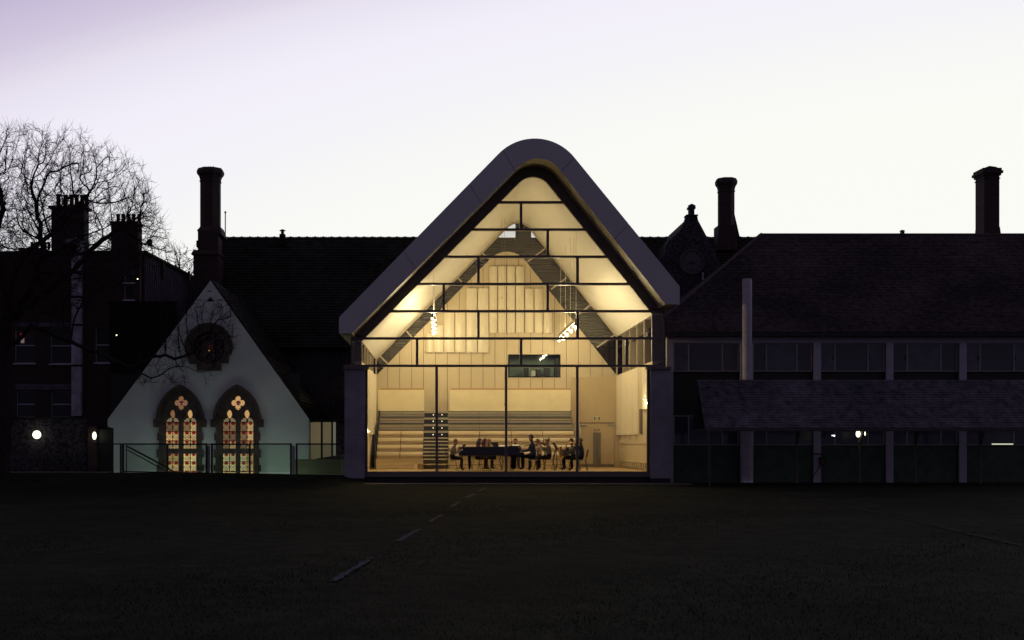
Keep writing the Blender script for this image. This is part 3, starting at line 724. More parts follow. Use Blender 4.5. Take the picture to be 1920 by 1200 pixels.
for q in (-.06, 0, .06): MB().box(px1-.30, px1-.17, ly+q-.012, ly+q+.012, FL+.07, FL+.085).build('pedal', M_chrome, pn)
sh = thing('sheet_music', 'bright white sheet music lying open on the keyboard end of the piano', 'sheet music', (PX(966,2.3), 2.4, zt_+.03))
MB().hexa([(PX(961,2.3),2.3,zt_+.034),(PX(974,2.3),2.3,zt_+.034),(PX(974,2.3),2.65,zt_+.034),(PX(961,2.3),2.65,zt_+.034),(PX(961,2.3),2.3,zt_+.04),(PX(974,2.3),2.3,zt_+.04),(PX(974,2.3),2.65,zt_+.09),(PX(961,2.3),2.65,zt_+.09)]).build('page', mat('paper', (.80,.78,.72), .8), sh)
sb = thing('sheet_music', 'pale sheet of music on the piano lid just left of the middle mullion', 'sheet music', (PX(942,2.3), 2.4, zt_))
MB().hexa([(PX(936,2.3),2.3,zt_+.004),(PX(948,2.3),2.3,zt_+.004),(PX(948,2.3),2.6,zt_+.004),(PX(936,2.3),2.6,zt_+.004),(PX(936,2.3),2.3,zt_+.012),(PX(948,2.3),2.3,zt_+.012),(PX(948,2.3),2.6,zt_+.06),(PX(936,2.3),2.6,zt_+.06)]).build('page', mat('paper', (.80,.78,.72), .8), sb)
bn = thing('piano_bench', 'dark piano bench with pale edge under the pianist', 'bench', hpos(1000, 2.5))
bx0, bx1 = PX(991,2.5), PX(1009,2.5)
MB().box(bx0, bx1, 2.15, 2.85, FL+.44, FL+.50).build('seat', M_black, bn)
MB().box(bx0-.005, bx1+.005, 2.14, 2.86, FL+.42, FL+.438).build('rim', M_ivory, bn)
for lx in (bx0+.04, bx1-.04):
    for ly in (2.19, 2.81): MB().tube([(lx,ly,FL+.42),(lx,ly,FL+.003)], [.028,.02], 8).build('leg', M_black, bn)

def music_stand(px, Y, h, rz, label, sheet=True):
    t = thing('music_stand', label, 'music stand', hpos(px, Y), 'black music stands', local=True); t.rotation_euler = (0,0,rz)
    def part(mb, n, m): 
        o = bpy.data.objects.new(n, mb.mesh(n, m)); COL.objects.link(o); o.parent = t; return o
    part(MB().tube([(0,0,.12),(0,0,h)], .014, 8), 'pole', M_black)
    for a in (0, 2.1, 4.2): part(MB().tube([(0,0,.2),(.28*math.cos(a),.28*math.sin(a),.01)], .010, 6), 'foot', M_black)
    d = part(MB().hexa([(.02,-.25,h-.05),(.035,-.25,h-.055),(.035,.25,h-.055),(.02,.25,h-.05),(-.14,-.25,h+.24),(-.125,-.25,h+.235),(-.125,.25,h+.235),(-.14,.25,h+.24)]), 'desk', M_black)
    if sheet: part(MB().hexa([(.037,-.2,h-.03),(.05,-.2,h-.03),(.05,.2,h-.03),(.037,.2,h-.03),(-.115,-.2,h+.25),(-.105,-.2,h+.255),(-.105,.2,h+.255),(-.115,.2,h+.25)]), 'music_page', mat('paper', (.80,.78,.72), .8))
    return t
music_stand(1043.5, 1.9, .90, 0.1, 'tall black music stand with white pages between the violinist and the empty chairs')
music_stand(1060, 1.8, .72, math.pi*.9, 'low music stand in front of the saxophonist', False)
music_stand(925, 4.3, .92, 1.2, 'music stand with a page behind the piano near the player in jeans')
music_stand(866, 2.9, .84, 2.9, 'music stand in front of the leftmost player')

# ------------------------------------------------------------------ people
SKIN = mat('skin', (.48,.26,.16), .5)
def person(label, px, Y, rz, sc_=1.0, top=(.2,.2,.2), legs=(.05,.05,.06), hair=(.05,.03,.02), longhair=False, hands=((.34,.16,.74),(.34,-.16,.74)), lean=.06, bob=0.0, skirt=None, skin=SKIN):
    t = thing('person', label, 'person', hpos(px, Y), 'musicians rehearsing in the hall', local=True); t.rotation_euler = (0,0,rz); t.scale = (sc_,)*3
    V, R_, E, K = [], [], [], []
    def vtx(p, r): V.append(p); R_.append(r); return len(V)-1
    def edge(a, b, k): E.append((a, b)); K.append(k); return b
    hx = lean
    pel = vtx((0,0,.555), (.16,.14)); bel = vtx((hx*.4,0,.70), (.155,.135)); che = vtx((hx,0,.90), (.17,.145)); nb_ = vtx((hx*1.3,0,1.03), (.065,.06))
    nk = vtx((hx*1.5+.01,0,1.09), (.05,.05)); hd0 = vtx((hx*1.6+.03,0,1.15), (.068,.078)); hd1 = vtx((hx*1.6+.035,0,1.22), (.078,.095)); hd2 = vtx((hx*1.6+.025,0,1.285), (.055,.07))
    edge(pel,bel,1); edge(bel,che,1); edge(che,nb_,1); edge(nb_,nk,0); edge(nk,hd0,0); edge(hd0,hd1,0); edge(hd1,hd2,0)
    wr = []
    for s, hp in ((1, hands[0]), (-1, hands[1])):
        sh_ = vtx((hx*1.05, s*.175, .975), (.078,.078)); edge(che, sh_, 1)
        H = Vector(hp); Sv = Vector((hx*1.05, s*.175, .985)); d = H-Sv; Ln = min(d.length, .54); Hh = Sv+d.normalized()*Ln
        mid = (Sv+Hh)/2; off = math.sqrt(max(.001, .28**2-(Ln/2)**2)); pole = Vector((-.25, s*.5, -1)); dn = d.normalized(); pole = (pole-dn*pole.dot(dn)).normalized()
        el_ = vtx(tuple(mid+pole*off), (.055,.055)); w_ = vtx(tuple(Hh), (.032,.032)); edge(sh_, el_, 2); edge(el_, w_, 3)
        dd = (Hh-(mid+pole*off)).normalized(); pm = vtx(tuple(Hh+dd*.06), (.034,.022)); edge(w_, pm, 4); wr.append((Hh+dd*.06, dd, s))
        hip = vtx((.02, s*.095, .53), (.105,.10)); edge(pel, hip, 5)
        kn = vtx((.42, s*.115, .515), (.075,.075)); edge(hip, kn, 5)
        an = vtx((.40, s*.12, .10), (.052,.052)); edge(kn, an, 5); to = vtx((.53, s*.135, .045), (.04,.032)); edge(an, to, 6)
    me = bpy.data.meshes.new('skeleton'); me.from_pydata(V, E, [])
    ob = bpy.data.objects.new('skeleton', me); COL.objects.link(ob)
    ob.modifiers.new('Skin', 'SKIN'); sv = me.skin_vertices[0].data
    for i, r in enumerate(R_): sv[i].radius = r
    sv[0].use_root = True
    sub = ob.modifiers.new('Sub', 'SUBSURF'); sub.levels = 2
    dg = bpy.context.evaluated_depsgraph_get(); dg.update()
    ev = bpy.data.meshes.new_from_object(ob.evaluated_get(dg))
    bpy.data.objects.remove(ob)
    vs2 = [tuple(v_.co) for v_ in ev.vertices]; fs = [tuple(p.vertices) for p in ev.polygons]
    # material by nearest bone
    A = np.array([V[e[0]] for e in E]); B = np.array([V[e[1]] for e in E]); mi = []
    for p in ev.polygons:
        c = np.array(p.center); ab = B-A; tt = np.clip(((c-A)*ab).sum(1)/(ab*ab).sum(1), 0, 1); dd_ = np.linalg.norm(A+ab*tt[:,None]-c, axis=1)
        rr = np.array([max(R_[e[0]][0], R_[e[1]][0]) for e in E]); k = K[int(np.argmin(dd_/rr))]
        mi.append({0:0, 1:1, 2:1, 3:1, 4:0, 5:2, 6:3}[k])
    mb = MB(); mb.v = vs2; mb.f = fs; n0 = len(fs)
    for (c, dd, s) in wr:      # five unequal curled fingers on each hand, rooted inside the palm
        side = dd.cross(Vector((0,0,1))); side = side.normalized() if side.length > .1 else Vector((0,1,0)); dn = Vector((0,0,-1))
        for q, ln in zip((-.024,-.008,.008,.024), (.062,.075,.08,.07)):
            a = c+side*q; mb.tube([a, a+dd*ln*.55+dn*.006, a+dd*ln*.85+dn*.022, a+dd*ln*.95+dn*.04], [.0105,.0095,.0085,.006], 6)
        a = c-dd*.02+side*(.022*s*-1); mb.tube([a, a-side*s*.022+dd*.02+dn*.01, a-side*s*.02+dd*.045+dn*.022], [.012,.0105,.007], 6)
    hc = Vector((hx*1.6+.035,0,1.21))
    mb.tube([hc+Vector((.080,0,.02)), hc+Vector((.100,0,-.012)), hc+Vector((.086,0,-.026))], [.010,.016,.008], 6)   # nose
    for s in (-1, 1): mb.ball(hc+Vector((-.005, s*.080, -.005)), .022, 6, 5, .7, .35, 1.1)      # ears
    body = bpy.data.meshes.new('body'); body.from_pydata(mb.v, [], mb.f)
    for m in (skin, mat('cloth_%.2f_%.2f_%.2f' % top, top, .9, .15, 9), mat('cloth_%.2f_%.2f_%.2f' % legs, legs, .9, .15, 9), M_black): body.materials.append(m)
    mi += [0]*(len(mb.f)-n0); body.polygons.foreach_set('material_index', mi); body.polygons.foreach_set('use_smooth', [True]*len(mb.f)); body.update()
    o = bpy.data.objects.new('body', body); COL.objects.link(o); o.parent = t
    bpy.data.meshes.remove(ev)
    def part(mb, n, m, sm=True):
        o = bpy.data.objects.new(n, mb.mesh(n, m, sm)); COL.objects.link(o); o.parent = t; return o
    mb = MB(); n = len(mb.v); mb.ball((0,0,0), 1, 14, 10)
    r2 = random.Random(int(px*7))
    mb.v = [(hc.x-.018+x*.098*(1+r2.uniform(-.03,.05)), y*.090*(1+r2.uniform(-.03,.05)), hc.z+.035+z*.092*(1+r2.uniform(-.03,.04))) if not (x > .45 and z < .25) else (hc.x-.02+x*.07, y*.075, hc.z+.05+z*.05) for x, y, z in mb.v]
    if longhair:
        mb.tube([hc+Vector((-.05,0,.03)), hc+Vector((-.085,0,-.08)), hc+Vector((-.095,0,-.20)), hc+Vector((-.08,0,-.27))], [.08,.085,.07,.02], 10)
    part(mb, 'hair', mat('hair_%.2f_%.2f_%.2f' % hair, hair, .6, .25, 30))
    mb = MB()
    for s in (-1, 1): mb.ball(hc+Vector((.075, s*.032, .018)), .011, 6, 5)
    part(mb, 'eyes', M_black)
    mb = MB(); mb.tube([hc+Vector((.082,-.02,-.048)), hc+Vector((.088,0,-.05)), hc+Vector((.082,.02,-.048))], [.003,.006,.003], 5); part(mb, 'mouth', mat('lips', (.30,.10,.08), .5))
    if skirt:
        mb = MB(); mb.tube([(-.10,0,.56),(.10,0,.575),(.30,0,.565),(.47,0,.52)], [.10,.17,.19,.17], 12); mb.v = [(x, y*1.15, .56+(z-.56)*.62) for x, y, z in mb.v]; part(mb, 'skirt', skirt)
    return t
# checked skirt cloth
mk = bpy.data.materials.new('checked_cloth'); mk.use_nodes = True; t_ = mk.node_tree
ck = t_.nodes.new('ShaderNodeTexChecker'); ck.inputs['Scale'].default_value = 17; ck.inputs[1].default_value = (.55,.5,.36,1); ck.inputs[2].default_value = (.05,.06,.04,1)
tcn = t_.nodes.new('ShaderNodeTexCoord'); t_.links.new(tcn.outputs['Object'], ck.inputs[0]); t_.links.new(ck.outputs[0], t_.nodes['Principled BSDF'].inputs['Base Color'])
PI = math.pi
person('seated player in a grey cardigan with auburn hair at the left end of the piano', 847, 1.6, 0, .97, (.20,.18,.13), (.03,.03,.035), (.11,.035,.015), hands=((.36,.10,.86),(.36,-.10,.84)), lean=.09)
person('long-haired player in a checked skirt, leftmost of the trio behind the piano', 893, 3.0, .2, 1.0, (.10,.02,.02), (.10,.07,.06), (.035,.02,.018), True, hands=((.33,.12,.90),(.33,-.12,.88)), lean=.08, skirt=mk)
person('dark-haired player in the middle of the trio behind the piano', 904, 3.7, 0, 1.0, (.12,.04,.04), (.04,.04,.05), (.06,.03,.02), True, hands=((.30,.10,1.05),(.32,-.10,1.0)), lean=.06)
person('fair-haired player in jeans behind the piano facing left', 929, 3.5, PI, 1.0, (.40,.28,.18), (.035,.05,.085), (.42,.28,.13), hands=((.36,.05,1.05),(.33,-.1,1.12)), lean=.16)
person('player behind the keyboard end of the piano facing the glass', 966, 4.9, -PI/2, 1.0, (.07,.05,.05), (.04,.04,.05), (.07,.035,.02), hands=((.30,.14,.9),(.30,-.14,.9)))
person('pianist in a dark navy jacket seated at the keyboard, tallest of the group', 1001, 2.45, PI, 1.12, (.022,.026,.042), (.015,.015,.02), (.030,.022,.02), hands=((.44,.13,.70),(.44,-.13,.70)), lean=.05)
person('rear violinist in a pale top seated behind the pianist', 1012, 3.5, PI, .98, (.50,.38,.24), (.05,.045,.04), (.035,.03,.03), hands=((.30,-.02,1.06),(.33,.12,1.0)), lean=.04)
person('violinist in a grey sweater with a pale cap seated left of the tall music stand', 1030, 2.3, PI, 1.02, (.26,.23,.17), (.025,.022,.022), (.05,.035,.03), hands=((.34,-.10,1.00),(.30,.16,.94)), lean=.03)
person('saxophonist in an olive jumper and black trousers left of the right-hand mullion', 1076, 2.0, PI, 1.0, (.16,.14,.085), (.012,.012,.014), (.03,.022,.02), hands=((.26,.06,.92),(.32,-.04,.72)), lean=.05)
person('rightmost player in black, half behind the right-hand mullion, raising a horn', 1091, 1.5, PI*.95, 1.0, (.018,.016,.02), (.02,.02,.022), (.10,.06,.03), hands=((.25,.05,1.12),(.28,-.08,1.10)), lean=.02)
# pale cap of the violinist
cp = thing('flat_cap', 'cream knitted cap on the head of the violinist in the grey sweater', 'cap', (PX(1028.5,2.3), 2.3, FL+1.30))
cc = (PX(1030,2.3)-.10, 2.3, FL+1.292)
mb = MB().ball(cc, 1, 14, 8, .112, .104, .062); mb.build('crown', mat('cream_wool', (.70,.60,.40), .9), cp, smooth=True)
MB().lathe((cc[0], cc[1], cc[2]-.04), [(.098,0),(.106,.01),(.106,.03),(.10,.04)], 14).build('brim', mat('cream_wool', (.70,.60,.40), .9), cp)

def violin(label, c, rz, tilt):
    t = thing('violin', label, 'violin', c, 'violins', local=True); t.rotation_euler = (.3, tilt, rz)
    mv = mat('violin_varnish', (.26,.06,.02), .25)
    def part(mb, n, m): 
        o = bpy.data.objects.new(n, mb.mesh(n, m)); COL.objects.link(o); o.parent = t; return o
    pr = [(0,.0),(.01,.07),(.06,.10),(.11,.095),(.15,.06),(.19,.055),(.23,.075),(.29,.082),(.34,.055),(.355,.015)]
    lp = pr+[(x, -y) for x, y in pr[::-1][:-1]]
    part(MB().ext([lp], -.02, .02, 'z'), 'sound_box', mv)
    nk_ = part(MB().box(.34, .50, -.012, .012, .0, .022), 'neck', mv); part(MB().box(.50, .58, -.014, .014, -.02, .012), 'scroll', mv)
    part(MB().box(.12, .49, -.010, .010, .024, .032), 'fingerboard', M_black); part(MB().box(.135,.145,-.02,.02,.021,.045), 'bridge', M_ivory)
    return t
violin('varnished violin held up by the rear violinist', (PX(1009,3.5)-.03, 3.45, FL+1.03), PI+.1, .05)
violin('reddish violin under the chin of the violinist in the grey sweater', (PX(1026,2.3)-.02, 2.22, FL+1.05), PI+.25, -.25)
for lab, a, b in (('thin violin bow held by the rear violinist', (PX(1006,3.5),3.2,FL+.80), (PX(1002,3.5),3.6,FL+1.30)), ('thin violin bow in the right hand of the violinist in the grey sweater', (PX(1016,2.2),2.0,FL+.84), (PX(1012,2.2),2.45,FL+1.28))):
    t = thing('violin_bow', lab, 'bow', a, 'violin bows')
    MB().tube([a, b], [.006,.004], 6).build('stick', mat('bow_wood', (.20,.08,.03), .4), t)
    a2 = tuple(Vector(a)+Vector((-.025,0,0))); b2 = tuple(Vector(b)+Vector((-.02,0,0)))
    MB().tube([a2, b2], .003, 4).build('hair', M_ivory, t); MB().box(a[0]-.03, a[0], a[1]-.006, a[1]+.006, a[2], a[2]+.03).build('frog', M_black, t)
M_brass = mat('brass', (.85,.52,.16), .22, metal=1.0)
sx = thing('saxophone', 'gold saxophone held upright by the player left of the right-hand mullion', 'saxophone', (PX(1063,2), 1.9, FL+.55))
X = PX(1068,2)
MB().tube([(X,1.9,FL+1.10),(X-.10,1.9,FL+1.13),(X-.15,1.9,FL+1.06),(X-.17,1.9,FL+.9),(X-.20,1.9,FL+.65),(X-.24,1.9,FL+.52),(X-.31,1.9,FL+.50),(X-.37,1.9,FL+.58),(X-.39,1.9,FL+.72),(X-.41,1.9,FL+.88),(X-.43,1.9,FL+.97)], [.008,.012,.016,.024,.034,.042,.048,.054,.062,.080,.115], 14).build('tube', M_brass, sx, smooth=True)
for i in range(6): MB().tube([(X-.165-.007*i,1.865,FL+.95-i*.055),(X-.165-.007*i,1.845,FL+.95-i*.055)], .017, 8).build('key', M_brass, sx)
MB().tube([(X,1.9,FL+1.10),(X+.05,1.9,FL+1.085)], [.012,.008], 8).build('mouthpiece', M_black, sx)
hn = thing('flugelhorn', 'brass horn raised in front of the face of the rightmost player', 'horn', (PX(1084,1.5), 1.4, FL+1.1))
X = PX(1087,1.5); zz = FL+1.13
MB().tube([(X+.02,1.42,zz),(X-.25,1.42,zz),(X-.36,1.42,zz+.0),(X-.42,1.42,zz)], [.007,.014,.035,.085], 14).build('bell', M_brass, hn, smooth=True)
MB().tube([(X-.03,1.42,zz-.02),(X-.20,1.42,zz-.02),(X-.24,1.42,zz-.06),(X-.20,1.42,zz-.10),(X-.04,1.42,zz-.10),(X-.0,1.42,zz-.06),(X-.03,1.42,zz-.02)], .011, 8).build('tubing', M_brass, hn, smooth=True)
for q in (.08,.115,.15): MB().tube([(X-q,1.42,zz-.13),(X-q,1.42,zz+.05)], .014, 8).build('valve', M_brass, hn)

# ------------------------------------------------------------------ CHAPEL with the white gable
CY = 3.0
def cx_(p): return PX(p, CY)
def cz_(p): return PZ(p, CY)
ch = thing('chapel', 'white rendered chapel gable with two lit lancet windows and a dark rose window', 'chapel', (cx_(393), CY, -1.1))
wall = [(cx_(213),-1.1),(cx_(579.5),-1.1),(cx_(579.5),cz_(786)),(cx_(394.5),cz_(526)),(cx_(202),cz_(786)),(cx_(202),cz_(800)),(cx_(213),cz_(803))]
def W2(pts): return [(cx_(x), cz_(y)) for x, y in pts]
def arch_pts(c, hw_, ys, ya, n=9):       # pointed arch: from the left springing over the apex to the right
    out = []; r = ((ys-ya)**2+hw_**2)/(2*hw_)
    a1 = math.asin((ys-ya)/r)
    for i in range(n+1): a = a1*i/n; out.append((c-hw_+r-r*math.cos(a), ys-r*math.sin(a)))
    for i in range(n-1, -1, -1): a = a1*i/n; out.append((c+hw_-r+r*math.cos(a), ys-r*math.sin(a)))
    return out
wins = [338.5, 445.3]
holes = []
for c in wins: holes.append(W2([(c-38,894)]+arch_pts(c, 38, 792, 733)+[(c+38,894)]))
roseo = [(392.5+44*math.cos(math.radians(a)), 650-43*math.sin(math.radians(a))) for a in range(-20, 201, 10)]
rose_out = roseo+[(346+6,672),(354.5,672),(354.5,682),(369.5,682),(369.5,695),(415.5,695),(415.5,681),(429.5,681),(429.5,666)]
holes.append(W2([(392.5+.93*(x-392.5), 652+.93*(y-652)) for x, y in rose_out]))
tri = [(385.5,565.5),(402,565.5),(394,556)]
slots = [(388,545,397,547),(368.5,561.5,378,563.5),(408,561.5,416.5,563.5),(369,575,378,577),(408,574.5,417,576.5)]
holes.append(W2(tri))
for a in slots: holes.append(W2([(a[0],a[1]),(a[2],a[1]),(a[2],a[3]),(a[0],a[3])]))
MB().ext([wall]+holes, CY, CY+.45).build('wall', M_render, ch)
MB().box(cx_(200), cx_(560), CY+.46, CY+.5, -1.1, cz_(700)).build('inner_backing', M_black, ch)
MB().ext([W2([(330,705),(460,705),(402,545),(386,545)])], CY+.30, CY+.34).build('vent_backing', M_black, ch)
# side walls and roof slopes going back
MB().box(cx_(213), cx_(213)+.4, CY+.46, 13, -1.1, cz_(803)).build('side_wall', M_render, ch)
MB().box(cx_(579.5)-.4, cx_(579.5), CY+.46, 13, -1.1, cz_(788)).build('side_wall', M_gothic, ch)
apx = (cx_(394.5), cz_(525))
for (ex, ey), s in (((201,790),-1), ((583,792),1)):
    e = (cx_(ex), cz_(ey)); dx, dz = e[0]-apx[0], e[1]-apx[1]; Ln = math.hypot(dx, dz); nx_, nz_ = -dz/Ln*s*1, dx/Ln*s*1
    if nz_ < 0: nx_, nz_ = -nx_, -nz_
    nr = 34; m_ = MB()
    for i in range(nr):
        a, b = i/nr, (i+1)/nr
        p = (apx[0]+dx*a, apx[1]+dz*a); q = (apx[0]+dx*b, apx[1]+dz*b)
        m_.hexa([(p[0],CY+.05,p[1]),(q[0],CY+.05,q[1]),(q[0],13.6,q[1]),(p[0],13.6,p[1]),(p[0]+nx_*.05,CY+.05,p[1]+nz_*.05),(q[0]+nx_*.085,CY+.05,q[1]+nz_*.085),(q[0]+nx_*.085,13.6,q[1]+nz_*.085),(p[0]+nx_*.05,13.6,p[1]+nz_*.05)])
    m_.build('roof', M_slate, ch, kind='stuff')
# stained glass materials
def stained(name, base, strength):
    m = bpy.data.materials.new(name); m.use_nodes = True; t = m.node_tree; n = t.nodes; l = t.links
    b = n['Principled BSDF']; b.inputs['Base Color'].default_value = (.03,.02,.02,1); b.inputs['Roughness'].default_value = .3
    tc = n.new('ShaderNodeTexCoord'); sp = n.new('ShaderNodeSeparateXYZ'); l.new(tc.outputs['Generated'], sp.inputs[0])
    def M(op, a, b_=None, c_=None):
        q = n.new('ShaderNodeMath'); q.operation = op
        for i, v_ in enumerate((a, b_, c_)):
            if v_ is None: continue
            if isinstance(v_, (int, float)): q.inputs[i].default_value = v_
            else: l.new(v_, q.inputs[i])
        return q.outputs[0]
    u = M('ABSOLUTE', M('SUBTRACT', sp.outputs['X'], .5)); z = sp.outputs['Z']
    def dia(cz, rx, rz): return M('ADD', M('DIVIDE', u, rx), M('DIVIDE', M('ABSOLUTE', M('SUBTRACT', z, cz)), rz))
    red = M('LESS_THAN', dia(.88, .40, .21), 1); red2 = M('LESS_THAN', dia(.0, .18, .05), 1); red = M('MAXIMUM', red, red2)
    gry = M('LESS_THAN', dia(.40, .30, .20), 1)
    l1 = M('LESS_THAN', M('ABSOLUTE', M('SUBTRACT', dia(.42, .52, .36), 1)), .12)
    # round lobes left and right
    du = M('SUBTRACT', u, .5); r1 = M('SQRT', M('ADD', M('MULTIPLY', du, du), M('MULTIPLY', M('MULTIPLY', M('SUBTRACT', z, .66), M('SUBTRACT', z, .66)), 1.9)))
    r2_ = M('SQRT', M('ADD', M('MULTIPLY', du, du), M('MULTIPLY', M('MULTIPLY', M('SUBTRACT', z, .18), M('SUBTRACT', z, .18)), 1.9)))
    l2 = M('LESS_THAN', M('ABSOLUTE', M('SUBTRACT', r1, .27)), .03); l3 = M('LESS_THAN', M('ABSOLUTE', M('SUBTRACT', r2_, .27)), .03)
    dark = M('MAXIMUM', M('MAXIMUM', l1, l2), l3)
    def mix(f, a, b_):
        q = n.new('ShaderNodeMix'); q.data_type = 'RGBA'; l.new(f, q.inputs['Factor'])
        if isinstance(a, tuple): q.inputs['A'].default_value = (*a, 1)
        else: l.new(a, q.inputs['A'])
        q.inputs['B'].default_value = (*b_, 1); return q.outputs['Result']
    c = mix(dark, base, (.10,.05,.015)); c = mix(gry, c, (.30,.27,.19)); c = mix(red, c, (.20,.004,.006))
    oi = n.new('ShaderNodeObjectInfo'); no = n.new('ShaderNodeTexNoise'); no.inputs['Scale'].default_value = 6; l.new(tc.outputs['Object'], no.inputs[0])
    st = M('MULTIPLY', M('MULTIPLY_ADD', oi.outputs['Random'], .45, .78), M('MULTIPLY', M('MULTIPLY_ADD', no.outputs['Fac'], .5, .75), strength))
    l.new(c, b.inputs['Emission Color']); l.new(st, b.inputs['Emission Strength']); return m
ST_hi = stained('stained_glass_bright', (.95,.66,.27), 1.02); ST_mid = stained('stained_glass', (.88,.55,.21), .78); ST_lo = stained('stained_glass_dim', (.60,.34,.15), .34); ST_gr = stained('stained_glass_greenish', (.74,.66,.30), .74)
M_leaf = mat('amber_glass', (.05,.03,.02), .3, emit=(.80,.47,.18), es=.66); M_leafd = mat('amber_glass_dim', (.05,.03,.02), .3, emit=(.62,.32,.15), es=.32)
M_petal = mat('petal_glass', (.05,.03,.02), .3, emit=(.60,.46,.27), es=.42)
M_lead = mat('lead_bar', (.015,.012,.012), .5)
M_wine = mat('wine_glass_piece', (.03,.01,.01), .3, emit=(.22,.03,.04), es=.4)
for wi, c in enumerate(wins):
    # stone surround with long-and-short jambs, openings for the lights
    out = []
    ylist = [(894,46,42),(870,42,47),(857,47,42),(842,42,46),(828,46,42),(812,42,47)]
    left = []
    yprev = 897
    steps = [(897,40.5),(884,40.5),(884,44),(872,44),(872,40.5),(858,40.5),(858,44),(843,44),(843,40),(826,40),(826,43),(812,43),(812,39.5),(801,39.5),(801,43.5),(791,43.5)]
    lp = [(c-x, y) for y, x in steps]+arch_pts(c, 43.5, 784, 723, 9)+[(c+x, y) for y, x in steps[::-1]]
    hl = []
    lights = [(c-28,c-3),(c+4.5,c+30)]
    for a, b in lights:
        m_ = (a+b)/2
        hl.append(W2([(a,890),(a,851),(b,851),(b,890)])); 
        hl.append(W2([(a,841),(a,788),(a+1.5,784.5),(a+5,781.5),(m_-6,780),(m_-5.6,774),(m_-3.4,769.5),(m_,767),(m_+3.4,769.5),(m_+5.6,774),(m_+6,780),(b-5,781.5),(b-1.5,784.5),(b,788),(b,841)]))
    qf = []
    for k in range(4):
        a0 = math.radians(k*90); ccx, ccy = c+.8+7.6*math.cos(a0), 755.5-7.6*math.sin(a0)
        for j in range(-4, 5): aa = a0+math.radians(j*29); qf.append((ccx+6*math.cos(aa), ccy-6*math.sin(aa)))
    hl.append(W2(qf))
    wn = MB().ext([W2(lp)]+hl, CY-.09, CY+.30).build('window', M_gothic, ch)
    # recessed darker reveal ring and proud hood mould
    A1, A2 = W2(arch_pts(c, 45.5, 788, 720.5, 12)), W2(arch_pts(c, 40.5, 788, 727, 12))
    MB().strip(A1, A2, CY-.16, CY-.092).build('hood_mould', M_gothic, wn, smooth=True)
    A1, A2 = W2(arch_pts(c, 35, 790, 736, 12)), W2(arch_pts(c, 32.5, 790, 740, 12))
    MB().strip(A1, A2, CY-.12, CY-.092).build('inner_mould', M_gothic, wn, smooth=True)
    for s in (-1, 1): MB().box(cx_(c+s*46-3.5), cx_(c+s*46+3.5), CY-.17, CY-.161+.10, cz_(801), cz_(786)).build('label_stop', M_gothic, wn)
    ys1 = [791.5, 809, 826.5, 841.5]; ys2 = [850.5, 866, 883.5, 891]
    for li, (a, b) in enumerate(lights):
        m_ = (a+b)/2
        for col in (0, 1):
            p0, p1 = (a, m_) if col == 0 else (m_, b)
            for yy_ in (ys1, ys2):
                for y0, y1 in zip(yy_, yy_[1:]):
                    if wi == 0: mt = ST_lo if (y0 < 800 and (li == 0 or col == 0)) else (ST_hi if (li == 1 and y0 > 845) else ST_mid)
                    else: mt = ST_gr if (y0 > 845 and (col == 0 or li == 0)) else (ST_lo if (col == 0 and y0 < 830 or (li == 0 and y0 < 825)) else ST_mid)
                    MB().box(cx_(p0+.45), cx_(p1-.45), CY+.12, CY+.135, cz_(y1-.45), cz_(y0+.45)).build('pane', mt, wn)
        ld = MB()
        for y in (791.5,809,826.5,866,883.5): ld.box(cx_(a), cx_(b), CY+.10, CY+.14, cz_(y+.8), cz_(y-.8))
        ld.box(cx_(m_-.85), cx_(m_+.85), CY+.101, CY+.139, cz_(841), cz_(791)); ld.box(cx_(m_-.85), cx_(m_+.85), CY+.101, CY+.139, cz_(892), cz_(851))
        ld.build('glazing_bars', M_lead, wn)
        mL = M_leafd if (wi == 0 and li == 0) else M_leaf
        lf = [(m_,768.5),(m_+2.8,770.3),(m_+4.6,774),(m_+4.4,777.5),(m_+2.6,782),(m_+.8,784.5),(m_-.8,784.5),(m_-2.6,782),(m_-4.4,777.5),(m_-4.6,774),(m_-2.8,770.3)]
        MB().ext([W2(lf)], CY+.12, CY+.135).build('pane', mL, wn)
        for s in (-1, 1):
            for a0, rr in ((10,10.8),(33,9.3),(57,8)):
                t0, t1 = math.radians(a0-7.5), math.radians(a0+7.5)
                MB().ext([W2([(m_+s*2.6*math.cos(t0), 790.6-2.6*math.sin(t0)),(m_+s*rr*math.cos(t0),790.6-rr*math.sin(t0)),(m_+s*(rr+.9)*math.cos((t0+t1)/2),790.6-(rr+.9)*math.sin((t0+t1)/2)),(m_+s*rr*math.cos(t1),790.6-rr*math.sin(t1)),(m_+s*2.6*math.cos(t1), 790.6-2.6*math.sin(t1))])], CY+.12, CY+.135).build('pane', M_petal, wn)
    for k in range(4):
        a0 = math.radians(k*90); ccx, ccy = c+.8+7.4*math.cos(a0), 755.5-7.4*math.sin(a0)
        MB().ext([W2([(ccx+5.6*math.cos(math.radians(j*30)), ccy-5.6*math.sin(math.radians(j*30))) for j in range(12)])], CY+.12, CY+.135).build('pane', M_leafd if wi == 0 else M_leaf, wn)
    MB().ext([W2([(c+.8+4.6*math.cos(math.radians(j*30)), 755.5-4.6*math.sin(math.radians(j*30))) for j in range(12)])], CY+.105, CY+.118).build('pane', M_wine, wn)
    for s in (-1, 1): MB().ball((cx_(c+.8+s*3.2), CY+.10, cz_(757)), .028, 8, 5).build('glass_boss', mat('pale_boss', (.2,.2,.2), .3, emit=(.55,.45,.40), es=.5), wn)
    for s in (-1, 1): MB().ball((cx_(c+.8+s*2.4), CY+.11, cz_(766)), .024, 8, 5).build('glass_boss', M_wine, wn)
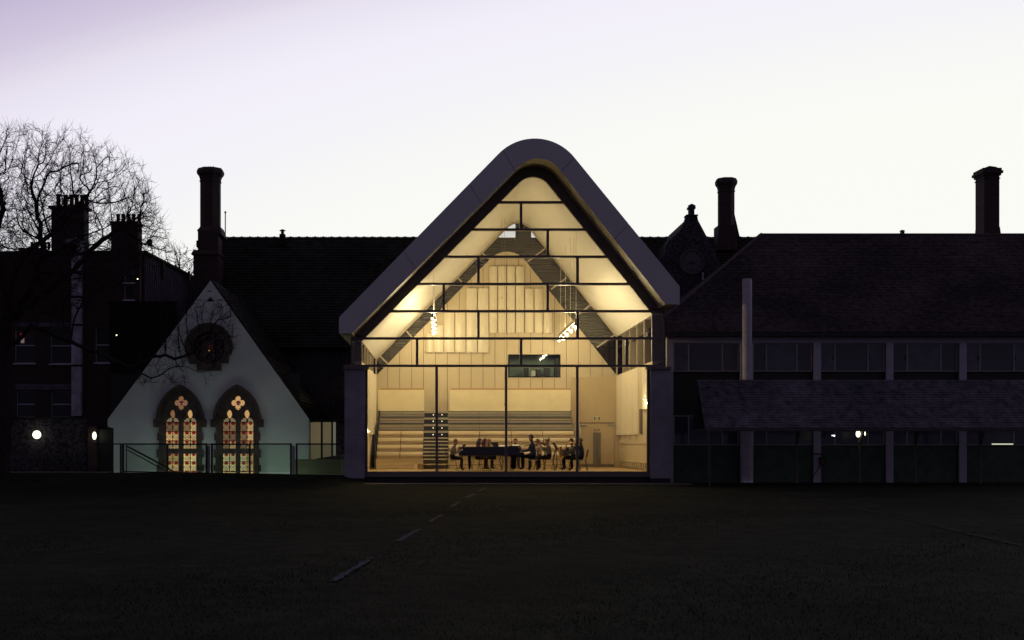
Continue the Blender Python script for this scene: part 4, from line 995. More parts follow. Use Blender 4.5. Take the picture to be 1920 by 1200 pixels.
# rose window: rings of dark stone, spokes and a faint centre
rw = MB().ext([W2(rose_out), W2([(392.5+30*math.cos(math.radians(a)), 652-30*math.sin(math.radians(a))) for a in range(0,360,12)])], CY-.10, CY+.25).build('rose_window', M_gothic, ch)
R1 = W2([(392.5+45*math.cos(math.radians(a)), 650-44.5*math.sin(math.radians(a))) for a in range(200,-21,-8)]); R2 = W2([(392.5+41*math.cos(math.radians(a)), 650-40.5*math.sin(math.radians(a))) for a in range(200,-21,-8)])
MB().strip(R1, R2, CY-.16, CY-.102).build('hood_mould', M_gothic, rw, smooth=True)
MB().ext([W2([(392.5+30*math.cos(math.radians(a)), 652-30*math.sin(math.radians(a))) for a in range(0,360,12)])], CY+.2, CY+.22).build('rose_glass', mat('dark_rose_glass', (.02,.012,.012), .2), rw)
for k in range(6):
    a0 = math.radians(k*60+30); qx, qy = 392.5+18*math.cos(a0), 652-18*math.sin(a0)
    MB().ext([W2([(qx+9.5*math.cos(math.radians(j*24)), qy-9.5*math.sin(math.radians(j*24))) for j in range(15)]), W2([(qx+7*math.cos(math.radians(j*24)), qy-7*math.sin(math.radians(j*24))) for j in range(15)])], CY-.02+k*.003, CY+.18).build('tracery_ring', M_gothic, rw)
MB().ext([W2([(392.5+9*math.cos(math.radians(j*24)), 652-9*math.sin(math.radians(j*24))) for j in range(15)]), W2([(392.5+6.5*math.cos(math.radians(j*24)), 652-6.5*math.sin(math.radians(j*24))) for j in range(15)])], CY-.03, CY+.17).build('tracery_ring', M_gothic, rw)
MB().ext([W2([(392.5+6*math.cos(math.radians(j*24)), 652-6*math.sin(math.radians(j*24))) for j in range(15)])], CY+.15, CY+.16).build('rose_centre', mat('rose_centre', (.03,.01,.01), .3, emit=(.10,.03,.01), es=.15), rw)
MB().ball((cx_(391), CY+.12, cz_(657)), .028, 8, 6).build('glass_boss', mat('rose_glint', (.5,.3,.1), .3, emit=(.8,.4,.1), es=.5), rw)

# ------------------------------------------------------------------ OLD SCHOOL BUILDING behind
RY, EYY = 18.0, 12.6
sb_ = thing('school_building', 'long dark Victorian school building with slate roof, clock gable and tall chimneys', 'building', (0, 18, -1.1))
rz_ = PZ(446, RY); ez = 6.3
x0, x1 = PX(400, RY), PX(1500, RY)
m_ = MB(); nr = 40
for i in range(nr):
    a, b = i/nr, (i+1)/nr
    y0, z0_ = RY+(EYY-RY)*a, rz_+(ez-rz_)*a; y1, z1_ = RY+(EYY-RY)*b, rz_+(ez-rz_)*b
    m_.hexa([(x0,y1,z1_),(x1,y1,z1_),(x1,y0,z0_),(x0,y0,z0_),(x0,y1-.03,z1_+.05),(x1,y1-.03,z1_+.05),(x1,y0,z0_+.02),(x0,y0,z0_+.02)])
m_.quad((x0,RY,rz_),(x1,RY,rz_),(x1,2*RY-EYY,ez),(x0,2*RY-EYY,ez))
m_.build('roof', M_slate, sb_, kind='stuff')
MB().box(x0+.2, x1, EYY+.4, EYY+.8, -1.1, ez+.3).build('wall', M_flint, sb_)
MB().box(x0+.2, x0+.6, EYY+.8, 2*RY-EYY-.4, -1.1, ez+.2).build('wall', M_flint, sb_)
MB().ext([[(EYY+.2,ez),(RY,rz_-.02),(2*RY-EYY-.2,ez)]], x0+.2, x0+.6, 'x').build('gable_end', M_flint, sb_)
rt = MB().ext([[(RY-.16,rz_-.09),(RY,rz_+.06),(RY+.16,rz_-.09)]], 0, .42, 'x').mesh('ridge_tile', M_slate)
bmp = MB().ext([[(RY-.05,rz_+.03),(RY,rz_+.085),(RY+.05,rz_+.03)]], .16, .26, 'x').mesh('ridge_crest', M_slate)
x = x0; i = 0
while x < x1:
    if PX(395,RY) < x < PX(800,RY) or PX(1180,RY) < x < PX(1440,RY):
        for me_, nm in ((rt,'ridge_tile'),(bmp,'ridge_crest')):
            o = bpy.data.objects.new(nm, me_); COL.objects.link(o); o.parent = sb_; o.location = (x, -18, 1.1)
    x += .44
def octo_chimney(px0, px1, py0, pyb, Y, parent, capw=5, steps=None, mt=None, dep=None, name='chimney'):
    xa, xb, zt2, zb2 = PX(px0,Y), PX(px1,Y), PZ(py0,Y), PZ(pyb,Y)
    w_ = (xb-xa)/2; cx = PX((px0+px1)/2, Y+w_); c = (cx, Y+w_, 0); e = capw/sc(Y)/w_
    hh = (zt2-zb2)
    q = 1/math.cos(math.pi/8)
    pr = [(w_*q,zb2),(w_*q,zt2-.72),(w_*q*1.06,zt2-.70),(w_*q*1.06,zt2-.62),(w_*q*1.0,zt2-.60),(w_*q*(1+e*.35),zt2-.42),(w_*q*(1+e*.9),zt2-.30),(w_*q*(1+e),zt2-.22),(w_*q*(1+e),zt2-.14),(w_*q*(1+e*.55),zt2)]
    o = MB().lathe(c, pr, 8, math.pi/8).build(name, mt or M_chbrick, parent)
    return o, c, w_
c1, cc1, w1 = octo_chimney(376.5, 413, 313, 440, 15.0, sb_, 6)
Yc = 15.0
def stage(pxa, pxb, pya, pyb, extra=0, y=Yc, parent=c1, m=M_chbrick, nm='chimney_base'):
    xa, xb = PX(pxa,y), PX(pxb,y); d = (xb-xa)
    MB().box(xa, xb, y-.25-extra, y-.25+d+extra, PZ(pyb,y), PZ(pya,y)).build(nm, m, parent)
xa, xb = PX(371,Yc), PX(418,Yc)
MB().hexa([(xa,Yc-.3,PZ(434,Yc)),(xb,Yc-.3,PZ(442,Yc)),(xb,Yc+1.3,PZ(442,Yc)),(xa,Yc+1.3,PZ(434,Yc)),(PX(376,Yc),Yc-.05,PZ(425,Yc)),(PX(413,Yc),Yc-.05,PZ(425,Yc)),(PX(413,Yc),Yc+1.1,PZ(425,Yc)),(PX(376,Yc),Yc+1.1,PZ(425,Yc))]).build('chimney_shoulder', M_chbrick, c1)
stage(373, 411, 434.1, 470, .05); stage(370.5, 374, 453, 465, -.2, nm='chimney_corbel')
MB().hexa([(PX(361,Yc),Yc-.45,PZ(479,Yc)),(PX(414,Yc),Yc-.45,PZ(479,Yc)),(PX(414,Yc),Yc+1.3,PZ(479,Yc)),(PX(361,Yc),Yc+1.3,PZ(479,Yc)),(PX(365,Yc),Yc-.3,PZ(470,Yc)),(PX(411,Yc),Yc-.3,PZ(470,Yc)),(PX(411,Yc),Yc+1.1,PZ(470,Yc)),(PX(365,Yc),Yc+1.1,PZ(470,Yc))]).build('chimney_shoulder', M_chbrick, c1)
MB().box(PX(365,Yc), PX(412,Yc), Yc-.35, Yc+1.2, -1.1, PZ(479,Yc)-.004).build('chimney_base', M_chbrick, c1)
for p in (387.5, 391, 396.5): MB().tube([(PX(p,Yc),Yc+.5,PZ(313,Yc)-.05),(PX(p,Yc),Yc+.5,PZ(307,Yc))], .01, 4).build('bird_spike', M_lead, c1)
# second tall chimney with a lean-to slope, right of the clock gable
c2, cc2, w2 = octo_chimney(1347, 1376, 332.5, 433, 15.0, sb_, 5)
stage(1344.5, 1380, 424, 470, .05, parent=c2)
MB().ext([[(PX(1375,Yc),PZ(380,Yc)),(PX(1378,Yc),PZ(380,Yc)),(PX(1394,Yc),PZ(450,Yc)),(PX(1375,Yc),PZ(450,Yc))]], Yc+.55, Yc+1.1).build('chimney_buttress', M_flint, c2)
MB().box(PX(1358,Yc), PX(1373,Yc), Yc+.3, Yc+.5, PZ(333,Yc)-.02, PZ(330.5,Yc)).build('chimney_cowl', M_lead, c2)
# chimney seen through the hall's rear glazing
c4 = MB().box(PX(968,15.5), PX(996,15.5), 15.5, 16.3, PZ(460,15.5), PZ(395,15.5)).build('chimney', M_chbrick, sb_)
MB().box(PX(965,15.5), PX(999,15.5), 15.4, 16.4, PZ(395,15.5)+.003, PZ(388,15.5)).build('chimney_cap', M_chbrick, c4)
# ridge vents and pole
for p, Y in ((532,RY),):
    v1 = MB().box(PX(p-5,Y), PX(p+5,Y), Y-.7, Y-.3, PZ(462,Y), PZ(442.5,Y)).build('roof_vent', M_slate, sb_)
    MB().box(PX(p-2.5,Y), PX(p+2.5,Y), Y-.6, Y-.4, PZ(442.5,Y)+.002, PZ(436,Y)).build('vent_neck', M_lead, v1)
    MB().lathe((PX(p,Y), Y-.5, PZ(436,Y)+.002), [(.17,0),(.17,.02),(.03,.09)], 10).build('vent_hat', M_lead, v1)
MB().tube([(PX(422.5,RY),RY,rz_-.1),(PX(422.5,RY),RY,PZ(399,RY))], .03, 6).build('ridge_pole', M_lead, sb_)
MB().ball((PX(422.5,RY),RY,PZ(398,RY)), .06, 8, 6).build('pole_finial', M_lead, sb_)
# clock gable
GY = 12.2
def gx(p): return PX(p, GY)
def gzz(p): return PZ(p, GY)
gp = [(1222,585),(1222,515),(1240,484),(1258,455),(1262,446),(1277,430),(1285,414),(1287.5,405),(1307.5,405),(1309,413),(1318,430),(1326.5,446),(1340,470),(1352,500),(1352,585)]
cg = MB().ext([[(gx(a), gzz(b)) for a, b in gp]], GY, GY+.5).build('clock_gable', M_flint, sb_)
MB().ext([[(gx(a), gzz(b)) for a, b in ((1230,520),(1256,450),(1278,428),(1288,410),(1307,410),(1317,430),(1330,450),(1352,500),(1352,540))]], GY+.502, 17.5).build('gable_roof', M_slate, sb_)
MB().box(gx(1286.5), gx(1308.5), GY-.08, GY+.58, gzz(405)+.003, gzz(402.5)).build('coping_stone', M_flint, cg)
MB().box(gx(1293), gx(1302.5), GY+.05, GY+.40, gzz(402.5)+.003, gzz(391)).build('finial_stack', M_flint, cg)
MB().box(gx(1291), gx(1304.5), GY+.0, GY+.45, gzz(391)+.002, gzz(387)).build('finial_cap', M_flint, cg)
MB().lathe((gx(1298.5), GY+.2, gzz(385)), [(.20,0),(.20,.02),(.02,.12)], 8).build('finial_hat', M_lead, cg)
MB().box(gx(1295), gx(1301), GY+.1, GY+.3, gzz(387)+.002, gzz(385)-.001).build('finial_neck', M_lead, cg)
cxk, czk = gx(1297), gzz(491)
rg = [(cxk+24/sc(GY)*math.cos(math.radians(a)), czk+24/sc(GY)*math.sin(math.radians(a))) for a in range(0,360,10)]
ri = [(cxk+20/sc(GY)*math.cos(math.radians(a)), czk+20/sc(GY)*math.sin(math.radians(a))) for a in range(0,360,10)]
ck_ = MB().ext([rg, ri], GY-.10, GY-.002).build('clock_ring', mat('clock_ring_brick', (.09,.06,.06), .7, .2, 6), sb_)
MB().ext([ri], GY-.05, GY-.004).build('clock_face', mat('clock_face', (.085,.075,.095), .5, .15, 5), ck_)
for a in range(0, 360, 30):
    aa = math.radians(a); r0, r1 = 15.5/sc(GY), 18.5/sc(GY)
    MB().tube([(cxk+r0*math.sin(aa),GY-.06,czk+r0*math.cos(aa)),(cxk+r1*math.sin(aa),GY-.06,czk+r1*math.cos(aa))], .016, 4).build('hour_mark', M_lead, ck_)
for a, rr, w_ in ((242, 10.5, .035), (130, 7.5, .045)):
    aa = math.radians(a); MB().tube([(cxk,GY-.07,czk),(cxk+rr/sc(GY)*math.sin(aa),GY-.07,czk+rr/sc(GY)*math.cos(aa))], [w_,.015], 5).build('clock_hand', M_black, ck_)
MB().tube([(gx(1317),GY-.1,gzz(532)),(gx(1317),GY-.1,gzz(511))], .045, 8).build('vent_pipe', M_white, sb_)

# ------------------------------------------------------------------ RIGHT WING, two storeys, hipped tiled roof
WY = 2.0
rb = thing('classroom_wing', 'two-storey white framed classroom wing with hipped tiled roof right of the hall', 'building', (20, WY, -.2))
wx = lambda p: PX(p, WY)
wz = lambda p: PZ(p, WY)
XE = wx(2120)
colp = [(1387,1411),(1524,1537.5),(1660,1673),(1797,1810),(1934,1947),(2071,2084)]
MB().box(wx(1250.5), XE, WY-.02, WY+.3, wz(643), wz(628)).build('wall_band', M_white, rb)
MB().box(wx(1250.5), wx(1262.5), WY-.02, WY+.3, -.19, wz(643)-.003).build('end_wall', M_white, rb)
for a, b in colp: 
    MB().box(wx(a), wx(b), WY-.14, WY-.022, -.19, wz(643)-.003).build('column', M_white, rb)
edges = [1262.5]+[v_ for ab in colp for v_ in ab]
bays = [(edges[i], edges[i+1]) for i in range(0, len(edges)-1, 2)]
for bi, (a, b) in enumerate(bays):
    MB().box(wx(a)+.003, wx(b)-.003, WY+.16, WY+.22, wz(806), wz(697)).build('spandrel_panel', mat('spandrel_dark', (.020,.018,.012), .6, .2, 2), rb)
    MB().box(wx(a)+.003, wx(b)-.003, WY+.10, WY+.15, wz(916), wz(836)).build('lower_panel', M_green, rb)
    for (t0, t1) in ((643.5, 696.5), (779, 835)):
        wn = MB(); fr = [(a+.6,a+3),(b-3,b-.6)]+[(a+(b-a)*f-1.2, a+(b-a)*f+1.2) for f in (.235,.745)]
        for u, v_ in fr: wn.box(wx(u), wx(v_), WY+.06, WY+.14, wz(t1)+.04, wz(t0)-.04)
        wn.box(wx(a+.6), wx(b-.6), WY+.058, WY+.142, wz(t1), wz(t1)+.04); wn.box(wx(a+.6), wx(b-.6), WY+.058, WY+.142, wz(t0)-.04, wz(t0))
        wo = wn.build('window', M_frame, rb)
        cuts = [a+3, a+(b-a)*.235, a+(b-a)*.745, b-3]
        for i in range(3):
            pm = M_dglass2 if (bi+i+(t0 > 700)) % 2 == 0 else M_dglass
            MB().box(wx(cuts[i]+(1.2 if i else 0)), wx(cuts[i+1]-(1.2 if i < 2 else 0)), WY+.09, WY+.10, wz(t1)+.041, wz(t0)-.041).build('pane', pm, wo)
            if i != 1: MB().box(wx(cuts[i+1]-4) if i == 0 else wx(cuts[i]+2), wx(cuts[i+1]-2.6) if i == 0 else wx(cuts[i]+3.4), WY+.04, WY+.058, wz((t0+t1)/2+4), wz((t0+t1)/2-4)).build('handle', M_black, wo)
MB().box(wx(1262.5), XE, WY+.25, WY+.3, -.19, wz(643)-.01).build('inner_wall', M_black, rb)
# roof
EY, RY2 = WY-.45, 8.2
re_, rr_ = PZ(622.5, EY), PZ(440, RY2)
xl_e = PX(1214, EY); xl_r = PX(1428, RY2)
nr = 62; rng2 = random.Random(3)
m_ = MB()
for i in range(nr):
    a, b = i/nr, (i+1)/nr
    y0, z0_ = EY+(RY2-EY)*a, re_+(rr_-re_)*a; y1, z1_ = EY+(RY2-EY)*b, re_+(rr_-re_)*b
    xa, xb = xl_e+(xl_r-xl_e)*a, xl_e+(xl_r-xl_e)*b
    x = xa
    while x < XE:
        wdt = rng2.uniform(.9, 2.2); xe_ = min(XE, x+wdt); th = rng2.uniform(.030,.045)
        m_.hexa([(x,y0,z0_),(xe_,y0,z0_),(xe_,y1+.02,z1_),(x,y1+.02,z1_),(x,y0-.01,z0_+th),(xe_,y0-.01,z0_+th),(xe_,y1,z1_+.008),(x,y1,z1_+.008)])
        x = xe_+.004
m_.build('roof_tiles', M_tile, rb, kind='stuff')
MB().quad((xl_e,EY,re_-.01),(XE,EY,re_-.01),(XE,RY2,rr_-.01),(xl_r,RY2,rr_-.01)).quad((xl_e,EY,re_-.01),(xl_r,RY2,rr_-.01),(xl_e,2*RY2-EY,re_),(xl_e,2*RY2-EY-.1,re_)).quad((xl_r,RY2,rr_-.01),(XE,RY2,rr_-.01),(XE,2*RY2-EY,re_),(xl_e,2*RY2-EY,re_)).build('roof', M_tile, rb)
MB().box(xl_e, XE, EY+.012, WY+.3, re_-.16, re_+.012).build('eaves', M_black, rb)
A = Vector((xl_e,EY,re_+.03)); B = Vector((xl_r,RY2,rr_+.03)); nh = 40
hipm = MB().tube([(0,0,0),((B-A).x/nh*.96,(B-A).y/nh*.96,(B-A).z/nh*.96)], [.085,.07], 6).mesh('hip_tile', mat('hip_tile', (.13,.10,.115), .8, .2, 5))
for i in range(nh):
    o = bpy.data.objects.new('hip_tile', hipm); COL.objects.link(o); o.parent = rb; o.location = A+(B-A)*i/nh-Vector((20,WY,-.2))
rtm = MB().tube([(0,0,0),(.42,0,0)], .09, 6).mesh('ridge_tile', M_tile); x = xl_r
while x < XE:
    o = bpy.data.objects.new('ridge_tile', rtm); COL.objects.link(o); o.parent = rb; o.location = Vector((x,RY2,rr_-.02))-Vector((20,WY,-.2)); x += .44
vt = MB().box(PX(1687.5,RY2), PX(1693,RY2), RY2-.2, RY2+.0, rr_-.1, PZ(434.5,RY2)).build('roof_vent', M_lead, rb)
MB().lathe((PX(1690.3,RY2), RY2-.1, PZ(434.5,RY2)+.002), [(.13,0),(.13,.02),(.02,.07)], 8).build('vent_hat', M_lead, vt)
# far right chimney
Y3 = 11.0
xa, xb = PX(1845.5,Y3), PX(1874,Y3); d3 = 1.0
c3 = MB().ext([[(xa,Y3),(xb,Y3),(xb,Y3+d3),(xa,Y3+d3)]], PZ(470,Y3), PZ(329,Y3), 'z').build('chimney', M_chbrick, rb)
MB().ext([[(xa-.03,Y3-.03),(xb+.03,Y3-.03),(xb+.03,Y3+d3+.03),(xa-.03,Y3+d3+.03)]], PZ(335,Y3), PZ(333,Y3), 'z').build('chimney_band', M_chbrick, c3)
for zz0, zz1, e in ((329,325,.06),(325,320,.13),(320,315,.08)):
    MB().ext([[(xa-e,Y3-e),(xb+e,Y3-e),(xb+e,Y3+d3+e),(xa-e,Y3+d3+e)]], PZ(zz0,Y3)+.003, PZ(zz1,Y3), 'z').build('chimney_cap', M_chbrick, c3)
MB().ext([[(xa+.05,PZ(315,Y3)+.002),(xb-.02,PZ(315,Y3)+.002),(xb-.08,PZ(312,Y3)),(xa+.3,PZ(310,Y3)),(xa+.12,PZ(312.5,Y3))]], Y3+.1, Y3+.7).build('chimney_flaunching', M_chbrick, c3)
MB().hexa([(xa-.03,Y3-.06,PZ(441,Y3)-.2),(xb+.08,Y3-.06,PZ(441,Y3)-.2),(xb+.08,Y3+d3,PZ(441,Y3)-.2),(xa-.03,Y3+d3,PZ(441,Y3)-.2),(xa-.01,Y3-.01,PZ(425,Y3)),(xb+.02,Y3-.01,PZ(425,Y3)),(xb+.02,Y3+d3,PZ(425,Y3)),(xa-.01,Y3+d3,PZ(425,Y3))]).build('chimney_foot', M_chbrick, c3)
# round flue standing before the wing
fl = thing('flue_pipe', 'tall round pale metal flue standing in front of the classroom wing', 'flue', (PX(1400,.9), .9, -.12))
fx = PX(1400.8,.9); fr_ = 8.9/sc(.9)
fz = [-.12, 1.3, 2.8, PZ(713,.9), PZ(650,.9), PZ(590,.9), PZ(524.5,.9)]
for a, b in zip(fz, fz[1:]):
    k = 1.22 if b < 3.0 else 1.0
    MB().lathe((fx,.9,0), [(fr_*k,a+.004),(fr_*k,b-.02),(fr_*k*1.03,b-.018),(fr_*k*1.03,b-.001)], 24).build('flue_section', M_flue, fl, smooth=True)
MB().lathe((fx,.9,PZ(524.5,.9)), [(fr_*1.0,.0),(fr_*.9,.03),(fr_*.82,.03)], 24).build('flue_rim', M_flue, fl)

# ------------------------------------------------------------------ covered walkway with the shingle roof
sw = thing('covered_walkway', 'long open shelter with a weathered shingle roof standing before the classroom wing', 'shelter', (20, -2.5, 0))
ya_, yb_ = -3.5, -1.95
za_, zb2 = PZ(803, ya_), PZ(713.5, yb_); xsa, xsb = PX(1322.5, ya_), PX(1307.5, yb_); XE2 = PX(2060, ya_)
nr = 19
fac, oth = MB(), MB(); cntS = 0
shm = [MB().hexa([(0,0,0),(w_,0,0),(w_,.115,.115*(zb2-za_)/(yb_-ya_)),(0,.115,.115*(zb2-za_)/(yb_-ya_)),(0,-.012,.03),(w_,-.012,.03),(w_,.115,.115*(zb2-za_)/(yb_-ya_)+.012),(0,.115,.115*(zb2-za_)/(yb_-ya_)+.012)]) for w_ in (.10,.14,.18)]
stuffm = MB()
for i in range(nr):
    t = i/nr; y0, z0_ = ya_+(yb_-ya_)*t, za_+(zb2-za_)*t; x = xsa+(xsb-xsa)*t
    y1, z1_ = y0+(yb_-ya_)/nr*1.25, z0_+(zb2-za_)/nr*1.25
    while x < XE2:
        w_ = rng2.uniform(.09,.19); th = rng2.uniform(.02,.038); j = rng2.uniform(-.008,.008)
        stuffm.hexa([(x,y0+j,z0_),(x+w_,y0+j,z0_),(x+w_,y1,z1_),(x,y1,z1_),(x,y0+j-.008,z0_+th),(x+w_,y0+j-.008,z0_+th),(x+w_,y1,z1_+.008),(x,y1,z1_+.008)]); x += w_+rng2.uniform(.003,.008)
stuffm.build('shingles', M_shingle, sw, kind='stuff')
MB().hexa([(xsa,ya_+.02,za_-.05),(XE2,ya_+.02,za_-.05),(XE2,yb_,zb2-.05),(xsb,yb_,zb2-.05),(xsa,ya_+.02,za_-.012),(XE2,ya_+.02,za_-.012),(XE2,yb_,zb2-.012),(xsb,yb_,zb2-.012)]).build('roof_deck', M_dark, sw)
MB().hexa([(xsb+.1,yb_+.06,zb2-.08),(XE2,yb_+.06,zb2-.08),(XE2,-.4,za_-.0),(xsa+.1,-.4,za_-.0),(xsb+.1,yb_+.06,zb2-.01),(XE2,yb_+.06,zb2-.01),(XE2,-.4,za_+.06),(xsa+.1,-.4,za_+.06)]).build('rear_slope', M_shingle, sw)
MB().box(xsa+.15, XE2, ya_+.12, ya_+.24, za_-.11, za_-.052).build('eaves_beam', M_dark, sw)
MB().box(xsa+.15, XE2, -.62, -.5, za_-.07, za_+.01).build('eaves_beam', M_dark, sw)
for p in (1330, 1494, 1611, 1716, 1838, 1960):
    MB().box(PX(p,-.6)-.04, PX(p,-.6)+.04, -.64, -.56, .0, za_-.073).build('post', M_dark, sw)
    MB().box(PX(p,-3.3)-.04, PX(p,-3.3)+.04, -3.36, -3.28, 0, za_-.113).build('post', M_green, sw) if p in (1330,) else None
    MB().tube([(PX(p,-.6), -.62, za_-.6), (PX(p,-.6), -1.2, za_+.25)], .03, 5).build('brace', M_dark, sw)
def globe(label, px, py, Y, rw_, rh, power, m, base, group=None, color=(.85,1,.55)):
    t = thing('lamp', label, 'lamp', PP(px,py,Y), group)
    s = sc(Y); MB().ball(PP(px,py,Y), 1, 14, 10, rw_/s, rw_/s, rh/s).build('globe', m, t, smooth=True)
    if base == 'wall': MB().tube([(PX(px,Y), Y+rw_/s*.9, PZ(py,Y)), (PX(px,Y), Y+.4, PZ(py,Y))], .05, 8).build('bracket', M_lead, t)
    if base == 'up': MB().tube([(PX(px,Y), Y, PZ(py,Y)+rh/s*.9), (PX(px,Y), Y, za_-.05)], .03, 6).build('bracket', M_lead, t)
    if base == 'post': MB().tube([(PX(px,Y), Y, PZ(py,Y)-rh/s*.9), (PX(px,Y), Y, PZ(py+14,Y))], .05, 8).build('bracket', M_lead, t)
    if power: 
        ld = lamp(t, (PX(px,Y), Y-rw_/s-.25, PZ(py,Y)), power, .12, color)
    return t
M_glob = mat('globe_lit', (1,1,.9), .4, emit=(1.0,1.0,.72), es=1.8)
M_glob2 = mat('globe_soft', (1,1,.9), .4, emit=(1.0,.95,.62), es=2.2)
globe('bright bulb lamp hanging under the eaves of the shingle shelter', 1609, 813.5, -.9, 4.2, 6.5, .35, M_glob, 'up')
globe('dimmer thin lamp just right of the bright bulb under the shingle shelter', 1622, 813, .9, 1.2, 4, 0, M_glob2, 'up')
M_cool = mat('cool_glint', (1,1,1), .4, emit=(.75,.85,1.0), es=3)
t = thing('lamp', 'small twin cool lights inside the ground floor window left of the bright bulb', 'lamp', PP(1562,817,1.4))
MB().ball(PP(1564,817,1.4), .035, 8, 6).build('bulb', M_cool, t); MB().ball(PP(1560.5,816.5,1.4), .022, 8, 6).build('bulb', M_cool, t)
MB().box(PX(1558,1.4), PX(1567,1.4), 1.42, 1.46, PZ(819,1.4), PZ(814.5,1.4)).build('bracket', M_lead, t)
t = thing('strip_light', 'thin horizontal strip light low in the rightmost ground floor window', 'light', PP(1880,832,1.85))
MB().box(PX(1861,1.85), PX(1900,1.85), 1.86, 1.90, PZ(833.6,1.85), PZ(831.8,1.85)).build('tube', mat('strip_lit', (1,1,.9), .4, emit=(.75,.78,.55), es=.9), t)
MB().box(PX(1859,1.85), PX(1902,1.85), 1.905, 1.96, PZ(834.3,1.85), PZ(831.0,1.85)).build('batten', M_frame, t)
# small wall box with hose on the column
t = thing('fire_point', 'small box with a red panel and hose on the first column right of the flue', 'fire point', PP(1545,860,WY-.3))
MB().box(PX(1537.5,1.7), PX(1548,1.7), 1.66, 1.84, PZ(871,1.7), PZ(857,1.7)).build('box', M_lead, t)
MB().box(PX(1539,1.7), PX(1545,1.7), 1.64, 1.658, PZ(870,1.7), PZ(862,1.7)).build('panel', mat('red_panel', (.16,.02,.02), .5), t)
MB().tube([PP(1540,872,1.7), PP(1533,880,1.6), PP(1525,893,1.6)], .02, 6).build('hose', M_black, t)
MB().tube([PP(1523,851,1.7), PP(1541,851,1.7)], .03, 6).build('bracket', M_black, t)

# ------------------------------------------------------------------ balustrade before the light well, stair rail, link
def tz(px): return .41-(px-216)/430*.17
MB_t = MB().hexa([(-22,-.62,-1.1),(-4.0,-.62,-1.1),(-4.0,.6,-1.1),(-22,.6,-1.1),(-22,-.62,.41),(-4.0,-.62,.245),(-4.0,.6,.245),(-22,.6,.41)])
bpy.data.objects.remove(bpy.data.objects['terrace'])
struct(MB_t, 'terrace', M_pave)
FY = .35
bl = thing('balustrade', 'dark framed glass balustrade along the light well before the white gable', 'balustrade', (PX(430,FY), FY, .3))
f = lambda p: PX(p, FY)
for a, b in ((229,388.5),(395.5,547),(554.5,643)):
    zb_ = tz((a+b)/2); zt2 = PZ(831.2, FY)
    for p in (a, b-3.2):
        if p > 636: continue
        MB().box(f(p), f(p+3.6), FY-.03, FY+.03, tz(p)-.02, zt2-.062).build('post', M_rail, bl)
    MB().box(f(a), f(b+.5), FY-.035, FY+.035, zt2-.06, zt2).build('top_rail', M_rail, bl)
    MB().hexa([(f(a+3.8),FY-.02,tz(a)+.02),(f(b-3.4),FY-.02,tz(b)+.02),(f(b-3.4),FY+.02,tz(b)+.02),(f(a+3.8),FY+.02,tz(a)+.02),(f(a+3.8),FY-.02,tz(a)+.07),(f(b-3.4),FY-.02,tz(b)+.07),(f(b-3.4),FY+.02,tz(b)+.07),(f(a+3.8),FY+.02,tz(a)+.07)]).build('bottom_rail', M_rail, bl)
    MB().box(f(a+4), f(b-3.6), FY-.006, FY+.006, tz(a)+.075, zt2-.065).build('glass_panel', M_fglass, bl)
for p in (388.6, 547.5):
    MB().box(f(p+.4), f(p+5.4), FY+.0, FY+.02, tz(p), PZ(834,FY)-.03).build('gap_strip', M_concrete, bl)
MB().box(f(176), f(228.9), FY-.03, FY+.03, PZ(831.2,FY)-.05, PZ(831.2,FY)).build('top_rail', M_rail, bl)
MB().box(f(225), f(228), FY-.03, FY+.03, tz(226)-.02, PZ(831.2,FY)-.052).build('post', M_rail, bl)
# stair handrail going down in the well
hr = thing('stair_handrail', 'double sloping dark handrail descending into the light well', 'handrail', PP(240,840,1.0))
MB().tube([PP(236,835.5,1.0), PP(303,871,1.0), PP(345,896,1.0)], .035, 8).build('rail', M_rail, hr)
MB().tube([PP(238,843,1.0), PP(300,877,1.0), PP(335,897,1.0)], .022, 8).build('lower_rail', M_rail, hr)
for p, q in ((237,836),(314,878)): MB().tube([PP(p,q,1.0), (PX(p,1.0),1.0,-.6)], .022, 6).build('post', M_rail, hr)
# frames in the well in front of the lancets (the lower landing rail)
lr = thing('landing_rail', 'low dark landing rail seen against the lit lancet windows', 'railing', PP(400,870,2.2))
for a, b in ((312,316),(466,470)): MB().box(PX(a,2.2), PX(b,2.2), 2.17, 2.23, -1.0, PZ(832 if a < 400 else 833,2.2)).build('post', M_rail, lr)
MB().box(PX(312,2.2), PX(470,2.2), 2.16, 2.24, PZ(833,2.2)-.03, PZ(832,2.2)).build('top_rail', M_rail, lr)
MB().box(PX(316,2.2), PX(466,2.2), 2.18, 2.22, PZ(893,2.2)-.1, PZ(893,2.2)-.04).build('bottom_rail', M_rail, lr)
# bulkhead lights at the foot of the well wall, washing up the white gable
def bulkhead(px, zz_, lab, pw):
    t = thing('bulkhead_light', lab, 'light', (PX(px,.8), .8, zz_), 'bulkhead lights in the well')
    MB().box(PX(px,.8)-.14, PX(px,.8)+.14, .61, .66, zz_-.08, zz_+.08).build('base', M_lead, t)
    MB().box(PX(px,.8)-.11, PX(px,.8)+.11, .662, .72, zz_-.06, zz_+.06).build('diffuser', mat('bulkhead_lit', (1,1,1), .4, emit=(.75,1,.72), es=2), t)
    lamp(t, (PX(px,.8), .95, zz_), pw, .12, (.74,1.0,.78))
bulkhead(300, -.55, 'left bulkhead light low in the well before the white gable', 18)
bulkhead(420, -.55, 'middle bulkhead light low in the well before the white gable', 20)
bulkhead(530, -.55, 'right bulkhead light low in the well before the white gable', 21)
